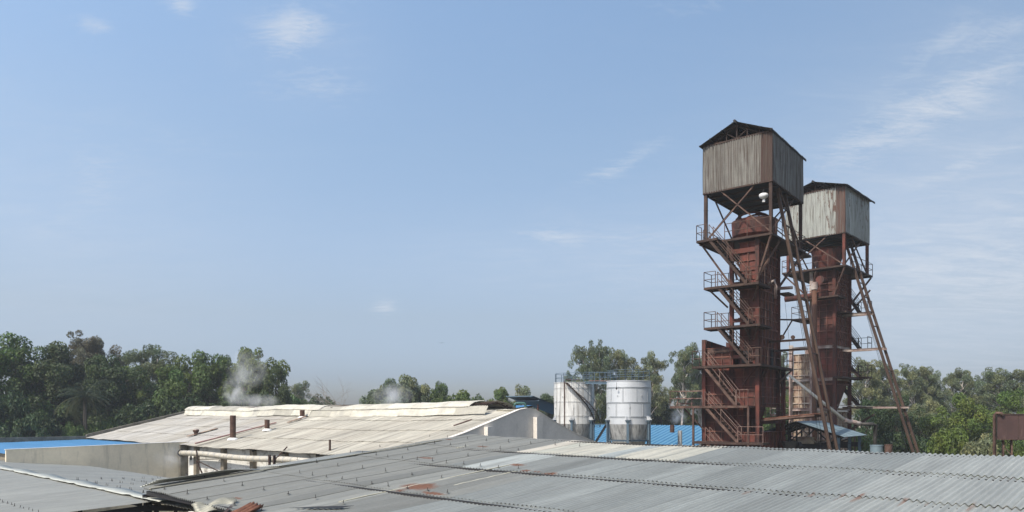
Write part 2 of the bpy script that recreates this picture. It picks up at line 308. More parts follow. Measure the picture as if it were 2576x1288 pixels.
for (px, py, su, sv_, a_) in [(1055, 1229, .55, .75, 2.2), (1090, 1244, .2, .55, 2.4), (1072, 1161, .25, .5, 1.9), (1300, 1172, .3, .6, 1.7), (1322, 1188, .16, .3, 2.2), (1385, 1194, .16, .4, 2.2), (1350, 1190, .12, .3, 2), (1215, 1131, .2, .5, 1.9), (1130, 1118, .15, .3, 1.7),
        (2115, 1252, .8, .06, 1.35), (2160, 1255, .9, .06, 1.4), (2040, 1247, .5, .07, 1.3), (2274, 1264, .7, .07, 1.35), (2445, 1278, .9, .06, 1.4), (2330, 1269, .4, .05, 1.3), (1880, 1241, .5, .05, 1.25), (1560, 1103, .3, 1.2, 1.6), (1000, 1240, .2, .3, 1.7), (880, 1235, .1, .2, 1.6), (600, 1262, .12, .5, 1.9), (540, 1255, .1, .4, 1.8)]:
    u_, v_ = roof_uv(px, py); SPOTS.append((u_, v_, su, sv_, a_))
def roofcol(ci):
    def f(k, v):
        if ci == 0:
            if 14.6 < v < 15.9: return tone(1.45, -.05)
            if 12.1 < v < 14.6 or 15.9 < v < 19.3: return (1.85*(1+rnd.uniform(-.04, .04)), 1.74, 1.60)
        if ci == 1 and 17.2 < v < 18.9: return tone(1.5, -.03)
        if v > 19.5: return tone(.84, .02, .05)
        if ci <= 1 and v > 15: return tone(rnd.choice([.72, .8, .66, .9]), -.02, .05)
        if v > 15: return tone(rnd.choice([.95, .78, 1.02, .70, .9]), .015, .05)
        if v < 6: return tone(1.12, -.02, .05)
        return tone(rnd.choice([.95, 1.07, 1.0, .84, .92]), -.035, .03)
    return f
PI_ = .146
for ci in range(4):
    mb = MB(); u1 = laps[ci]; u0 = laps[ci+1]
    def zf(u, vv): return sag(vv)+.012*math.sin(u*1.1+vv*.7)+.008*math.sin(vv*2.3+u*.6)
    O = D*UR+Vector((0, 0, E-h))
    def rf(k): return (rnd.choice([0, 0, 0, .3]), rnd.choice([0, .1, .3, .0, .2]) if ci >= 1 else .1)
    rf.spots = SPOTS
    corr(mb, O, Ud, RR, UP, (u1-u0)+.10, V0, V1, PI_, .029, .80, 6, roofcol(ci), zf, .026, 19, u0, rf)
    mb.build('sheet_course', M['roof_grey'], roof, smooth=True)
for (pa_, pb_) in (((1140, 1224), (1302, 1189)), ((845, 1266), (1290, 1174)), ((1150, 1136), (1180, 1130))):
    (ua, va), (ub, vb) = roof_uv(*pa_), roof_uv(*pb_); va = (va+vb)/2; mb = MB(); mb.ats = True; mb.col = (1.75, 1.6, 1.3, 0)
    for i in range(8): a = ua+(ub-ua)*i/8; b = ua+(ub-ua)*(i+1)/8; mb.beam(RP(a, va, .035+.01*(i % 2)), RP(b, va, .035+.01*((i+1) % 2)), .07, .02, nrm)
    mb.build('sealant_strip', M['roof_grey'], roof)
# steel below the roof
mb = MB()
for u in (-.2, -3.2*h, -6.3*h, -9.8*h, -13.0*h): mb.beam(RP(u, V0, -.14), RP(u, V1-.1, -.14-sag(0)), .08, .14)
mb.build('purlins', M['black'], roof)
mb = MB()
for v in (2, 8, 14, 20, 26.0):
    mb.beam(RP(-13*h, v, -.35), RP(0, v, -.35), .12, .2); mb.beam(RP(-13*h, v, -1.3), RP(0, v, -2.2), .12, .15)
    for i in range(9):
        a = -13*h+i*13*h/9; mb.beam(RP(a, v, -.35), RP(a+.8, v, -1.35-.1*i*.9), .08, .08); mb.beam(RP(a+.8, v, -1.35-.1*i*.9), RP(a+13*h/9, v, -.35), .08, .08)
mb.build('trusses', M['black'], roof)
for (u, v) in [(-12.9*h, 25.9), (-12.9*h, 14), (-.4, 25.9), (-.4, 2), (-12.9*h, 2), (-.4, 13)]:
    p = RP(u, v, -.3); mb = MB(); mb.ibeam(p, V3(p.x, p.y, 0), .2, .2); mb.build('post', M['black'], roof)
# gable flashing along the left verge
mb = MB(); mb.ats = True; mb.col = (1.5, 1.35, 1.1, 0)
for i in range(6):
    u0 = -13.1*h+i*2.1; mb.beam(RP(u0, V1-.62, .075), RP(u0+2.15, V1-.62, .08), .07, .03, nrm)
mb.build('verge_flashing', M['roof_grey'], roof)
boltm = MB(); boltm.tube([V3(0, 0, 0), V3(0, 0, .10), V3(.006, 0, .13)], .009, 5); boltm.lathe(V3(0, 0, .004), [(.001, .022), (.018, .018), (.022, .0), (.045, -.004)], 8)
bolt0 = None
def bolt(u, v, par, P):
    global bolt0
    if bolt0 is None:
        me = bpy.data.meshes.new('hook_bolt'); me.from_pydata(boltm.v, [], boltm.f); me.materials.append(M['bolt']); bolt0 = me
    o = bpy.data.objects.new('hook_bolt', bolt0); COL.objects.link(o); o.parent = par; o.location = P-par.location
    o.rotation_euler = (rnd.uniform(-.15, .15), rnd.uniform(-.15, .15), rnd.uniform(0, 6)); o.scale = (1, 1, rnd.uniform(.55, .95))
nb = 0
for (u, va, vb, st) in [(-1.3*h, 16.5, 26.0, 1.30), (-2.75*h, 18.5, 24.2, 1.09), (-4.4*h, 18.5, 26.0, 1.89), (-5.8*h, 15.5, 26.0, 0.87), (-7.8*h, 16.0, 26.0, 1.45), (-9.3*h, 14.5, 22.5, 0.90), (-11.3*h, 15.5, 26.0, 1.52), (-12.8*h, 15.0, 26.0, 1.59)]:
    v = va
    while v < vb and nb < 97:
        v += PI_*round(st/PI_)+0; vq = round(v/PI_)*PI_
        uu = u+rnd.uniform(-.05, .05); bolt(uu, vq, roof, RP(uu, vq, .04+.024)); nb += 1
# loose patches on the roof (each its own thing)
def patch(name, pts_uv, zc, m, label, cat, pitch=.1, amp=.018, col=(1, 1, 1), P=RP, nu=8):
    """warped corrugated sheet between four corners given as (u,v,z)"""
    mb = MB(); mb.ats = True; a, b, c, d = [Vector(P(*q)) for q in pts_uv]; wv = ((b-a).length+(c-d).length)/2; n = max(8, round(wv/pitch*6)); pts = []; uvs = []
    for i in range(nu):
        f = i/(nu-1)
        for j in range(n+1):
            g_ = j/n; p = (a*(1-g_)+b*g_)*(1-f)+(d*(1-g_)+c*g_)*f
            p = p+UP*(amp*math.cos(2*math.pi*g_*wv/pitch)+zc(f, g_)); pts.append(p); uvs.append((g_*wv, f*3))
    mb.grid(pts, nu, n+1, uvs, [(*col, 0)]*len(pts)); o = mb.build(name, m, smooth=True); s = o.modifiers.new('thickness', 'SOLIDIFY'); s.thickness = .004
    return tag(o, label, cat)
patch('loose_roof_sheet', [(-13.0*h, 26.3, .0), (-12.8*h, 25.3, .14), (-9.6*h, 25.3, .06), (-9.8*h, 26.1, .0)], lambda f, g: .16*g*g*(1-f)+.10*math.sin(f*3)*g+.03*math.sin(7*f+3*g), M['roof_grey'], 'bent pale metal sheet curling up at the left verge of the grey shed roof', 'metal sheet', .14, .02, (1.35, 1.35, 1.33))
patch('patch_sheet', [(-9.3*h, 26.1, .04), (-9.1*h, 25.0, .09), (-5.2*h, 25.1, .05), (-5.4*h, 26.0, .04)], lambda f, g: .05*g*(1-f)**2, M['roof_grey'], 'long overlapping grey sheet lifting open along the left edge below the lagged pipe', 'metal sheet', .1, .018, (.95, .97, 1.0))
patch('crumpled_sheet', [(-13.3*h, 21.3, .0), (-13.45*h, 20.5, -.18), (-12.6*h, 20.1, .08), (-12.5*h, 20.9, .04)], lambda f, g: .10*math.sin(g*3.1)*f+.12*(1-f)*g*(1-g)+.04*math.sin(9*f+5*g), M['roof_grey'], 'crumpled cream grey sheet sagging off the front eave beside the dark hole', 'metal sheet', .15, .035, (.85, .82, .74))
patch('rusty_sheet', [(-13.7*h, 18.8, -.05), (-13.4*h, 17.9, .08), (-12.75*h, 18.2, .20), (-12.85*h, 18.9, .08)], lambda f, g: .06*math.sin(g*5)*f+.05*f*f, M['rust_bright'], 'bright rusty corrugated sheet with torn top edge at the bottom of the view', 'metal sheet', .17, .045)
mb = MB(); mb.ats = True; mb.prism([RP(-12.35*h, 17.7, .085), RP(-11.75*h, 16.3, .085), RP(-11.45*h, 16.2, .09), RP(-12.0*h, 17.2, .09)], (0, 0, .004))
tag(mb.build('roof_tear', M['black']), 'dark torn slit in the grey sheets behind the rusty sheet', 'roof hole')
mb = MB(); mb.beam(RP(-12.4*h, 20.6, -.02), RP(-13.6*h, 18.6, .05), .09, .05)
tag(mb.build('steel_angle', M['rust_dark']), 'rusty steel angle lying along the broken front eave', 'steel angle')
# ================================================================ lower left shed roof (two slopes)
RLz = 2.5*h; tL = RLz/.1047; dRL = tL*(-.5584*.688+.7257)
def LP(u, v, z=0): return D*(dRL+u)+RR*v+Vector((0, 0, E-RLz+z+(.0556*u if u < 0 else -.104*u)))
lroof = thing('lean_shed_roof', LP(0, 40, -2), 'low grey corrugated roof at lower left with white ridge flashing and paired bolts', 'roof')
lgr = lambda k, v: tone(.98, .01, .03)
for (u0, ln, nm, sg) in [(-9.0, 4.6, 0, 1), (-4.5, 4.6, 0, 1), (0.0, 3.7, 1, -1), (3.6, 4.0, 1, -1)]:
    mb = MB(); s_ = .0556 if sg > 0 else -.104
    corr(mb, D*dRL+Vector((0, 0, E-RLz)), D+UP*s_, RR, UP, ln, 25.6 if sg > 0 else 20.5, 62, .26, .024, 1.04, 8, lgr, lambda u, v: .01*math.sin(v*.9+u), .02*sg, 5, u0, lambda k: ((0, .75) if (sg > 0 and u0 > -5) else (.2, 0)))
    mb.build('sheet_course', M['roof_grey'], lroof, smooth=True)
mb = MB(); mb.ats = True; mb.col = (1.7, 1.68, 1.6, 0); pts = []; uvs = []
for i in range(121):
    v = 24.6+i*.3; wob = .03*math.sin(v*1.9)+.02*math.sin(v*5.1)
    for (u, z) in ((-.16+wob, .075+abs(wob)*.6), (0, .10), (.75, .075+.04*math.sin(v*1.3))): pts.append(LP(u, v, z)); uvs.append((v, u))
mb.grid(pts, 121, 3, uvs); o = mb.build('ridge_flashing', M['roof_grey'], lroof, smooth=True); s = o.modifiers.new('thickness', 'SOLIDIFY'); s.thickness = .006
mb = MB()
for v in (25.8, 30, 36, 42, 48): mb.beam(LP(-9, v, -.25), LP(0, v, -.25), .12, .2); mb.beam(LP(0, v, -.25), LP(7.4, v, -.25), .12, .2)
for u in (-8.9, -6, -3, -.3, .3, 3, 7.3): mb.beam(LP(u, 25.7, -.1), LP(u, 61, -.1), .08, .12)
mb.build('roof_framing', M['black'], lroof)
mb = MB()
for i in range(9):
    a = -8.8+i*1.0; mb.beam(LP(a, 25.8, -.25), LP(a+.1, 25.8, -1.6), .1, .1); mb.beam(LP(a, 25.8, -.3), LP(a+1, 25.8, -1.55), .07, .07)
mb.beam(LP(-9, 25.8, -1.6), LP(0, 25.8, -1.8), .12, .14); mb.build('truss', M['black'], lroof)
for (u, v) in [(-8.8, 25.9), (-4.5, 25.9), (-.4, 25.9), (7.0, 44), (7.0, 58), (-8.8, 50)]:
    p = LP(u, v, -.3); mb = MB(); mb.ibeam(p, V3(p.x, p.y, 0), .2, .2); mb.build('post', M['black'], lroof)
nb = 0
for (u, st, v0_) in [(-3.2, .55, 26.0)]:
    for i in range(16):
        bolt(0, 0, lroof, LP(u+rnd.uniform(-.03, .03), v0_+i*st, .02))
for u in (1.2, 2.6, 4.0, 5.4, 6.7):
    for i in range(8):
        v = 27.3+u*.9+i*1.35
        for dv in (-.09, .09): bolt(0, 0, lroof, LP(u+rnd.uniform(-.05, .05), v+dv, .02))
# rusty capping along the far eave with a white channel
mb = MB(); mb.beam(LP(7.45, 37.5, .06), LP(7.45, 22, .28), .35, .14); o = mb.build('eave_capping', M['rust_red'], lroof)
mb = MB(); mb.beam(LP(7.75, 35.5, .22), LP(7.75, 21, .42), .14, .09); o = mb.build('white_gutter', M['white_plain'], lroof)
# vessel seen under the roofs
mb = MB(); c = W(235, 1290, 24)-UP*1.3; mb.lathe(c, [(.05, -2.4), (.35, -2.3), (.55, -2.0), (.55, 1.7), (.35, 2.0), (.05, 2.1)], 24, (.9, -.3, 0))
tag(mb.build('pressure_vessel', M['lime_steel'], smooth=True), 'brown cylindrical vessel lying under the roof edge between black truss members', 'tank')
# ================================================================ limed factory building
a_ = 2.2
C0 = D*0+Vector((-2.6*a_, 17.4*a_, 0))
class FR2:
    def __call__(s, u, v, z): return C0+D*u+RR*v+Vector((0, 0, E+z))
FP = FR2()
LV = 51.0
fac = thing('limed_factory', FP(8, 25, -E), 'long low factory with lime dusted corrugated roof, raised ridge ventilator and grey gable', 'building')
sl = 2.52/10.0
def fz(u, v): return -.10*math.sin(math.pi*min(1, v/LV))+.03*math.sin(v*.5)+.02*math.sin(v*1.7+u)
lapu = [-.35, 2.3, 4.9, 7.4, 10.0]
for ci in range(4):
    mb = MB()
    def cf(k, v):
        if ci == 1 and 25.4 < v < 26.6: return (.62, .72, .86)
        t = rnd.uniform(.92, 1.05)
        if v > 27: t *= .93
        wht = 1.0 if ci < 3 else 1.08
        return (t*wht, t*(1.0 if v < 30 else 1.02)*wht, t*(1.0 if v < 26 else 1.12)*wht)
    vlo = .25; vhi = LV-.2
    corr(mb, FP(0, 0, -2.2), D+UP*sl, RR, UP, lapu[ci+1]-lapu[ci]+.12, vlo, vhi, PI_, .026, 1.05, 6, cf, fz, .05, 5, lapu[ci])
    mb.build('roof_sheets', M['roof_cream'], fac, smooth=True)
mb = MB(); corr(mb, FP(10, 0, .32), D-UP*.34, RR, UP, 8.5, .25, LV-.2, PI_, .026, 1.05, 4, lambda k, v: tone(.9), fz, 0, 3, 0)
mb.build('rear_roof_sheets', M['roof_cream'], fac, smooth=True)
mb = MB()
for i in range(13): mb.beam(FP(0, .3+i*4.1, -2.4), FP(10, .3+i*4.1, .1), .12, .2)
mb.beam(FP(.1, .2, -2.33), FP(.1, LV-.3, -2.33), .08, .12); mb.build('rafters', M['black'], fac)
# ridge ventilator
prof = [(8.45, .02), (8.62, .30), (8.78, .55), (8.70, .56), (8.95, .74), (9.25, .87), (9.7, .95), (10.2, .95)]
mb = MB(); mb.ats = True
def vent(p0, p1, va, vb, mb, shf=None, zadd=0):
    n = round((vb-va)/PI_*6)
    for seg in range(int((vb-va)/3.0)+1):
        s0 = va+seg*3.0; s1 = min(vb, s0+3.04); nn = max(6, round((s1-s0)/PI_*6)); cc = tone(rnd.choice([1, 1.08, .82, .70, 1.02]), .0, .05); dz = rnd.uniform(-.02, .02)+.05*math.sin(s0*.3)
        pts = []; uvs = []
        for (u, z) in prof[p0:p1]:
            for j in range(nn+1):
                v = s0+(s1-s0)*j/nn; wv = .024*math.cos(2*math.pi*v/PI_); pts.append(FP(u-wv*.7, v+(z*.9 if v > LV-6 else 0), z+wv+fz(8.6, v)+dz+zadd)); uvs.append((v, z*3))
        mb.grid(pts, p1-p0, nn+1, uvs, [(*cc, 0)]*len(pts))
vent(0, 3, 2.5, 48.6, mb); vent(3, 8, 4.3, 48.6, mb, zadd=.01)
# far slope of the ventilator, seen from below at its open end
pts = []; uvs = []
for (u, z) in ((10.2, .95), (11.2, .80), (12.2, .35)):
    for j in range(261): v = 3.0+45*j/260; pts.append(FP(u, v, z+.024*math.cos(2*math.pi*v/PI_*.5)+fz(8.6, v))); uvs.append((v, z))
mb.grid(pts, 3, 261, uvs)
vent_o = mb.build('ridge_ventilator', M['roof_monitor'], fac, smooth=True)
mb = MB()
for v in (3.2, 9, 15, 21, 27, 33, 39, 45):
    mb.beam(FP(9.0, v, -.1), FP(9.0, v, .66), .08, .08); mb.beam(FP(9.0, v, .62), FP(10.2, v, .86), .06, .08); mb.beam(FP(10.2, v, .86), FP(12.1, v, .30), .06, .08); mb.beam(FP(11.2, v, -.2), FP(11.2, v, .7), .08, .08)
for u, z in ((9.3, .76), (9.9, .84), (10.8, .78), (11.6, .55)): mb.beam(FP(u, 3.1, z), FP(u, 48, z), .06, .06)
mb.build('ventilator_frame', M['rust_dark'], vent_o)
mb = MB(); mb.ats = True; corr(mb, FP(9.55, 0, .32), RR, D, UP, 2.3, 0, .95, .16, .03, 1, 6, lambda k, v: (1.05, 1.05, 1.05), None, 0, 2, .3); mb.build('ridge_cap', M['roof_monitor'], fac, smooth=True)
# walls
mb = MB(); mb.hexa([FP(.45, 0, -E), FP(.7, 0, -E), FP(.7, LV, -E), FP(.45, LV, -E), FP(.45, 0, -2.32), FP(.7, 0, -2.27), FP(.7, LV, -2.27), FP(.45, LV, -2.32)]); mb.build('front_wall', M['white'], fac)
gp = [(.0, -E), (17.5, -E), (17.5, -2.1), (14.66, -1.29), (12.3, -.42), (11.0, .12), (10.4, .36), (9.7, .42), (9.0, .33), (6.5, -.40), (4.4, -1.02), (2, -1.60), (0.0, -2.08)]
mb = MB(); mb.prism([FP(u, -.02, z) for u, z in gp], RR*.24); mb.build('gable_wall', M['conc'], fac)
mb = MB(); gq = [(.0, -2.08), (2, -1.60), (4.4, -1.02), (6.5, -.40), (9.0, .33), (9.7, .42), (10.4, .36), (11.0, .12), (12.3, -.42), (14.66, -1.29), (17.5, -2.1)]
for (p, q) in zip(gq, gq[1:]): mb.hexa([FP(p[0], -.05, p[1]), FP(q[0], -.05, q[1]), FP(q[0], .26, q[1]), FP(p[0], .26, p[1]), FP(p[0], -.05, p[1]+.05), FP(q[0], -.05, q[1]+.05), FP(q[0], .26, q[1]+.05), FP(p[0], .26, p[1]+.05)])
mb.build('gable_coping', M['conc'], fac)
for (u, zt) in ((6.14, -.66), (10.47, -.10)):
    mb = MB(); mb.hexa([FP(u-.28, -.38, -E), FP(u+.28, -.38, -E), FP(u+.28, -.021, -E), FP(u-.28, -.021, -E), FP(u-.28, -.38, zt), FP(u+.28, -.38, zt), FP(u+.28, -.021, zt), FP(u-.28, -.021, zt)]); mb.build('gable_pilaster', M['conc'], fac)
mb = MB(); pl = [FP(-.3, LV-.1, -2.55), FP(-.3, LV-.1, -1.92), FP(10, LV-.1, .60), FP(10.6, LV-.1, .62), FP(13, LV-.1, -.25), FP(13, LV-.1, -2.4)]; mb.prism(pl, RR*.3); mb.build('verge_parapet', M['conc_dark'], fac)
mb = MB(); mb.prism([FP(.45, LV, -E), FP(17, LV, -E), FP(17, LV, -2.4), FP(10, LV, .1), FP(.45, LV, -2.4)], RR*.18); mb.build('far_gable_wall', M['conc'], fac)
mb = MB(); mb.box(Frame((C0.x, C0.y), (D.x, D.y), (RR.x, RR.y)), 17.2, 17.5, .3, LV, -E, -2.3); mb.build('rear_wall', M['conc'], fac)
for v in (26.1, 21.4, 16.9, 12.6, 8.4, 4.2):
    mb = MB(); mb.hexa([FP(.18, v, -E), FP(.447, v, -E), FP(.447, v+.5, -E), FP(.18, v+.5, -E), FP(.18, v, -2.36), FP(.447, v, -2.34), FP(.447, v+.5, -2.34), FP(.18, v+.5, -2.36)]); mb.build('pilaster', M['pilaster'], fac)
mb = MB(); mb.hexa([FP(.28, 26.8, -E), FP(.446, 26.8, -E), FP(.446, 28.0, -E), FP(.28, 28.0, -E), FP(.28, 26.8, -2.75), FP(.446, 26.8, -2.75), FP(.446, 28.0, -2.75), FP(.28, 28.0, -2.75)]); mb.build('white_pier', M['white_plain'], fac)
mb = MB(); mb.lathe(FP(.277, 27.3, -3.35), [(.2, -.004), (.2, .0), (.001, .001)], 20, -D); o = mb.build('round_opening', M['black'], fac)
# red flashing strip down the slope
mb = MB(); mb.hexa([FP(-.4, 25.0, -2.2+.03), FP(-.4, 24.75, -2.2+.03), FP(6.2, 24.75, -2.2+6.2*sl+.0), FP(6.2, 25.0, -2.2+6.2*sl+.0), FP(-.4, 25.0, -2.08), FP(-.4, 24.75, -2.08), FP(6.2, 24.75, -2.2+6.2*sl+.08), FP(6.2, 25.0, -2.2+6.2*sl+.08)])
fl = mb.build('red_flashing', mat('faded_red_flashing', (.30, .17, .15), .7, 0, .2, 2), fac)
def on_fac(px, py):       # point of the limed roof seen at a photo pixel
    r = ray(px, py); n_ = D*(-sl)+UP; t = n_.dot(FP(0, 0, -2.2)-Vector((0, 0, E)))/n_.dot(r); return Vector((r.x*t, r.y*t, E+r.z*t))
for (px, pb, pt_, wpx, lb) in [(586, 1104, 1045, 14.4, 'tall square edged rusty brown flue standing on the limed roof, leftmost and highest'), (672, 1081, 1056, 12.5, 'short rusty brown flue on the limed roof at the top of the red strip'), (760.5, 1050, 1031.5, 12, 'short rusty flue beside the ridge ventilator')]:
    b = on_fac(px, pb); hh = (pb-pt_)/F*b.y; r_ = wpx/F*b.y/2
    t = thing('roof_flue', b, lb, 'chimney', 'rusty flues on the limed roof')
    mb = MB(); mb.lathe(b+V3(0, 0, -.2), [(r_, 0), (r_, hh*.5), (r_*1.02, hh*.5+.01), (r_, hh*.5+.03), (r_, hh+.2), (r_*.9, hh+.2), (r_*.9, hh-.3)], 20); mb.build('flue_pipe', M['chimney'], t, smooth=False)
    mb = MB(); mb.lathe(b+V3(0, 0, -.05), [(r_*1.9, -.05), (r_*1.7, .06), (r_*1.02, .14)], 16); mb.build('flashing', M['roof_monitor' if 0 else 'white_plain'], t)
b = on_fac(493, 1093); t = thing('mushroom_vent', b, 'small rusty mushroom vent with cream cap at the left of the limed roof', 'vent')
mb = MB(); mb.lathe(b, [(.16, -.1), (.16, .16), (.22, .22), (.26, .34), (.22, .42), (.05, .46)], 14); mb.build('vent_pipe', M['chimney'], t, smooth=True)
mb = MB(); mb.lathe(b+V3(0, 0, .40), [(.24, 0), (.2, .06), (.02, .09)], 14); mb.build('vent_cap', M['lime_steel'], t)
mb = MB(); mb.beam(b-D*.7+V3(0, 0, -.13), b+D*1.8+V3(0, 0, .5), .5, .05, nrm); mb.build('board', M['pale_panel'], t)
# loose plank on the roof and small post
b = on_fac(1415, 1090) if 0 else on_fac(1170+595-0, 1080) if 0 else FP(6.0, 2.7, -2.2+6.0*sl+.07)
mb = MB(); mb.beam(b, b+D*1.5+UP*.37, .12, .06, nrm); tag(mb.build('loose_plank', M['rust_rail_pale']), 'weathered plank lying on the limed roof near the grey gable', 'plank')
b = on_fac(768, 1051); mb = MB(); mb.beam(b-D*1.6-UP*.36, b+UP*.1, .35, .05, nrm); tag(mb.build('support_board', M['pale_panel']), 'grey board lying below the short flue beside the ridge ventilator', 'board')
b = FP(-.1, 9.2, -2.1); 
b = on_fac(830, 1133); t = thing('roof_stub_post', b, 'thin dark steel stub post standing at the eave of the limed roof', 'post')
mb = MB(); mb.beam(b-UP*.4, b+UP*.65, .09, .09); mb.build('post', M['rust_dark'], t)
mb = MB(); mb.beam(b+RR*.15-UP*.1, b+UP*.28, .04); mb.beam(b-RR*.15-UP*.1, b+UP*.28, .04); mb.build('brace', M['rust_dark'], t)
# lagged pipe along the front wall
t = thing('lagged_pipe', FP(-.5, 20, -3.1), 'thick dusty silver lagged pipe running under the eave of the limed factory', 'pipe')
pv = [(27.6, -2.93), (22, -2.90), (16, -2.82), (11, -2.76), (8.6, -2.80)]
mb = MB(); pts = []
for i in range(60):
    f = i/59; v = 27.6+(8.4-27.6)*f; z = -2.95+.12*f+.05*math.sin(f*9); pts.append(FP(-.35, v, z))
mb.tube(pts, .2, 16); mb.build('pipe_run', M['lagging'], t, smooth=True)
for i in range(1, 60, 3):
    p = pts[i]; q = p+(pts[min(i+1, 59)]-p).normalized()*.05; mb = MB(); mb.tube([p, q], .212, 16); mb.build('cladding_band', M['galv'], t)
mb = MB(); mb.tube([pts[-1], pts[-1]-RR*.3-UP*.05, pts[-1]-RR*.55-UP*.3, pts[-1]-RR*.6-UP*1.2], .2, 14); mb.build('elbow', M['galv'], t, smooth=True)
mb = MB(); mb.lathe(pts[0]+RR*.0, [(.001, 0), (.29, 0), (.29, .05), (.001, .05)], 18, RR); mb.build('end_flange', M['black'], t)
for v in (24.2, 13.1, 12.5):
    mb = MB(); tp = FP(-.35, v, -3.15)
    if v > 20:
        mb.beam(FP(-.62, v, -2.6), FP(-.62, v-.2, -3.3), .07); mb.beam(FP(-.6, v-.1, -3.3), FP(.4, v-1.6, -3.25), .06); mb.beam(FP(-.6, v, -3.4), FP(.0, v-1.3, -6.0), .08); mb.beam(FP(-.6, v-.1, -3.4), FP(.3, v-2, -4.2), .06); mb.beam(FP(.3, v-2, -4.2), FP(.3, v-1.8, -6.0), .05)
    else: mb.ibeam(FP(-.62, v, -2.55), FP(-.62, v, -6.5), .13, .13); mb.beam(FP(-.62, v, -2.9), FP(-.1, v-.7, -2.0), .07) if v < 13 else None
    mb.build('pipe_bracket', M['rust_dark'], t)
# ================================================================ beige yard wall, parapet, blue lean-to roof
yw = thing('beige_wall', FP(-5, 28, -E), 'long beige rendered wall stained dark at its ends, running left from the limed factory', 'wall')
mb = MB(); mb.hexa([FP(-11.8, 28, -E), FP(.44, 28, -E), FP(.44, 28.25, -E), FP(-11.8, 28.25, -E), FP(-11.8, 28, -2.32), FP(.44, 28, -2.10), FP(.44, 28.25, -2.10), FP(-11.8, 28.25, -2.32)]); mb.build('wall_panel', M['beige'], yw)
mb = MB(); mb.hexa([FP(-11.85, 27.97, -2.318), FP(.44, 27.97, -2.098), FP(.44, 28.28, -2.098), FP(-11.85, 28.28, -2.318), FP(-11.85, 27.97, -2.29), FP(.44, 27.97, -2.07), FP(.44, 28.28, -2.07), FP(-11.85, 28.28, -2.29)]); mb.build('coping', M['white_plain'], yw)
mb = MB(); mb.hexa([FP(-.35, 27.8, -E), FP(.3, 27.8, -E), FP(.3, 27.998, -E), FP(-.35, 27.998, -E), FP(-.35, 27.8, -2.3), FP(.3, 27.8, -2.3), FP(.3, 27.998, -2.3), FP(-.35, 27.998, -2.3)]); mb.build('end_pier', M['conc_dark'], yw)
bl = thing('blue_lean_to_roof', FP(-5, 40, -2.5), 'bright blue sheet roof behind the beige wall at far left', 'roof')
mb = MB(); corr(mb, FP(0, 0, -2.42), RR, D, UP, LV-28.5+18, -11.6, .3, .25, .02, 1.1, 6, lambda k, v: tone(.84, .02, .04), lambda u, v: .018*v, 0, 3, 28.4); mb.build('blue_sheets', M['blue_roof'], bl, smooth=True)
mb = MB(); mb.box(Frame((C0.x, C0.y), (D.x, D.y), (RR.x, RR.y)), -11.3, -11.1, 28.4, LV+18, -3.2, -2.72)
for i in range(7): mb.box(Frame((C0.x, C0.y), (D.x, D.y), (RR.x, RR.y)), -11.4, -11.2, 29+i*5, 29.25+i*5, -E, -2.75)
mb.build('timber_frame', M['pilaster'], bl)
pw = MB(); pw.box(Frame((C0.x, C0.y), (D.x, D.y), (RR.x, RR.y)), -24, .2, LV+.02, LV+.3, -E, -2.08)
tag(pw.build('parapet_wall', M['conc_dark']), 'low dark stained parapet wall between the blue roof and the trees', 'wall')
# ================================================================ canopies and goosenecks behind the factory
FF = Frame((0, 0), (D.x, D.y), (RR.x, RR.y))
c = W(1225, 1038, 65); bt = thing('blue_shed_roof', c, 'bright blue sheet roof rising behind the ridge of the limed factory', 'roof')
mb = MB(); corr(mb, c, D+UP*.115, RR, UP, 6.2, 0, 22, .25, .02, 1.1, 6, lambda k, v: tone(.95, 0, .04), None, 0, 2); mb.build('blue_sheets', M['blue_roof'], bt, smooth=True)
mb = MB()
for i in range(4): p = c+D*(.1+i*2)+UP*(.115*(.1+i*2)-.12); mb.beam(p, p+RR*21, .1, .14); 
for i in range(4): p = c+D*(.1+i*2)+RR*.3; mb.beam(p-UP*.1, V3(p.x, p.y, 0), .15)
mb.build('shed_frame', M['rust_dark'], bt)
c = W(1341, 996, 86); ct = thing('dark_blue_canopy', c, 'high dark blue corrugated canopy seen from below, left of the silver tanks', 'canopy')
mb = MB(); corr(mb, c, D-UP*.25, RR, UP, 8.5, 0, 4.4, .25, .03, 1.1, 6, None, None, 0, 2); mb.build('canopy_sheets', M['navy'], ct, smooth=True)
mb = MB(); mb.beam(c-D*.05-UP*.02, c+RR*4.4-D*.05, .05, .12); mb.build('front_lip', M['blue_steel'], ct)
mb = MB(); c2 = c+D*.9-UP*.55-RR*.2; corr(mb, c2, D-UP*.22, RR, UP, 7.5, -.2, 3.9, .25, .03, 1.1, 6, None, None, 0, 2); mb.build('canopy_sheets', M['navy'], ct, smooth=True)
mb = MB(); mb.beam(c2-D*.05, c2+RR*3.9-D*.05, .05, .12); mb.build('front_lip', M['blue_steel'], ct)
for (u, v) in ((1.2, .3), (1.2, 3.8), (7, .3), (7, 3.8)):
    p = c+D*u+RR*v-UP*(.25*u+.7); mb = MB(); mb.ibeam(p, V3(p.x, p.y, 0), .15, .15); mb.build('post', M['rust_red'], ct)
mb = MB(); p = c+D*1.0-UP*2.2
for i in range(4): mb.beam(p+RR*4.5-UP*.3*i, p-D*.0-RR*3.6-UP*(.3*i+.9), .08, .1)
mb.build('cross_beams', M['rust_red'], ct)
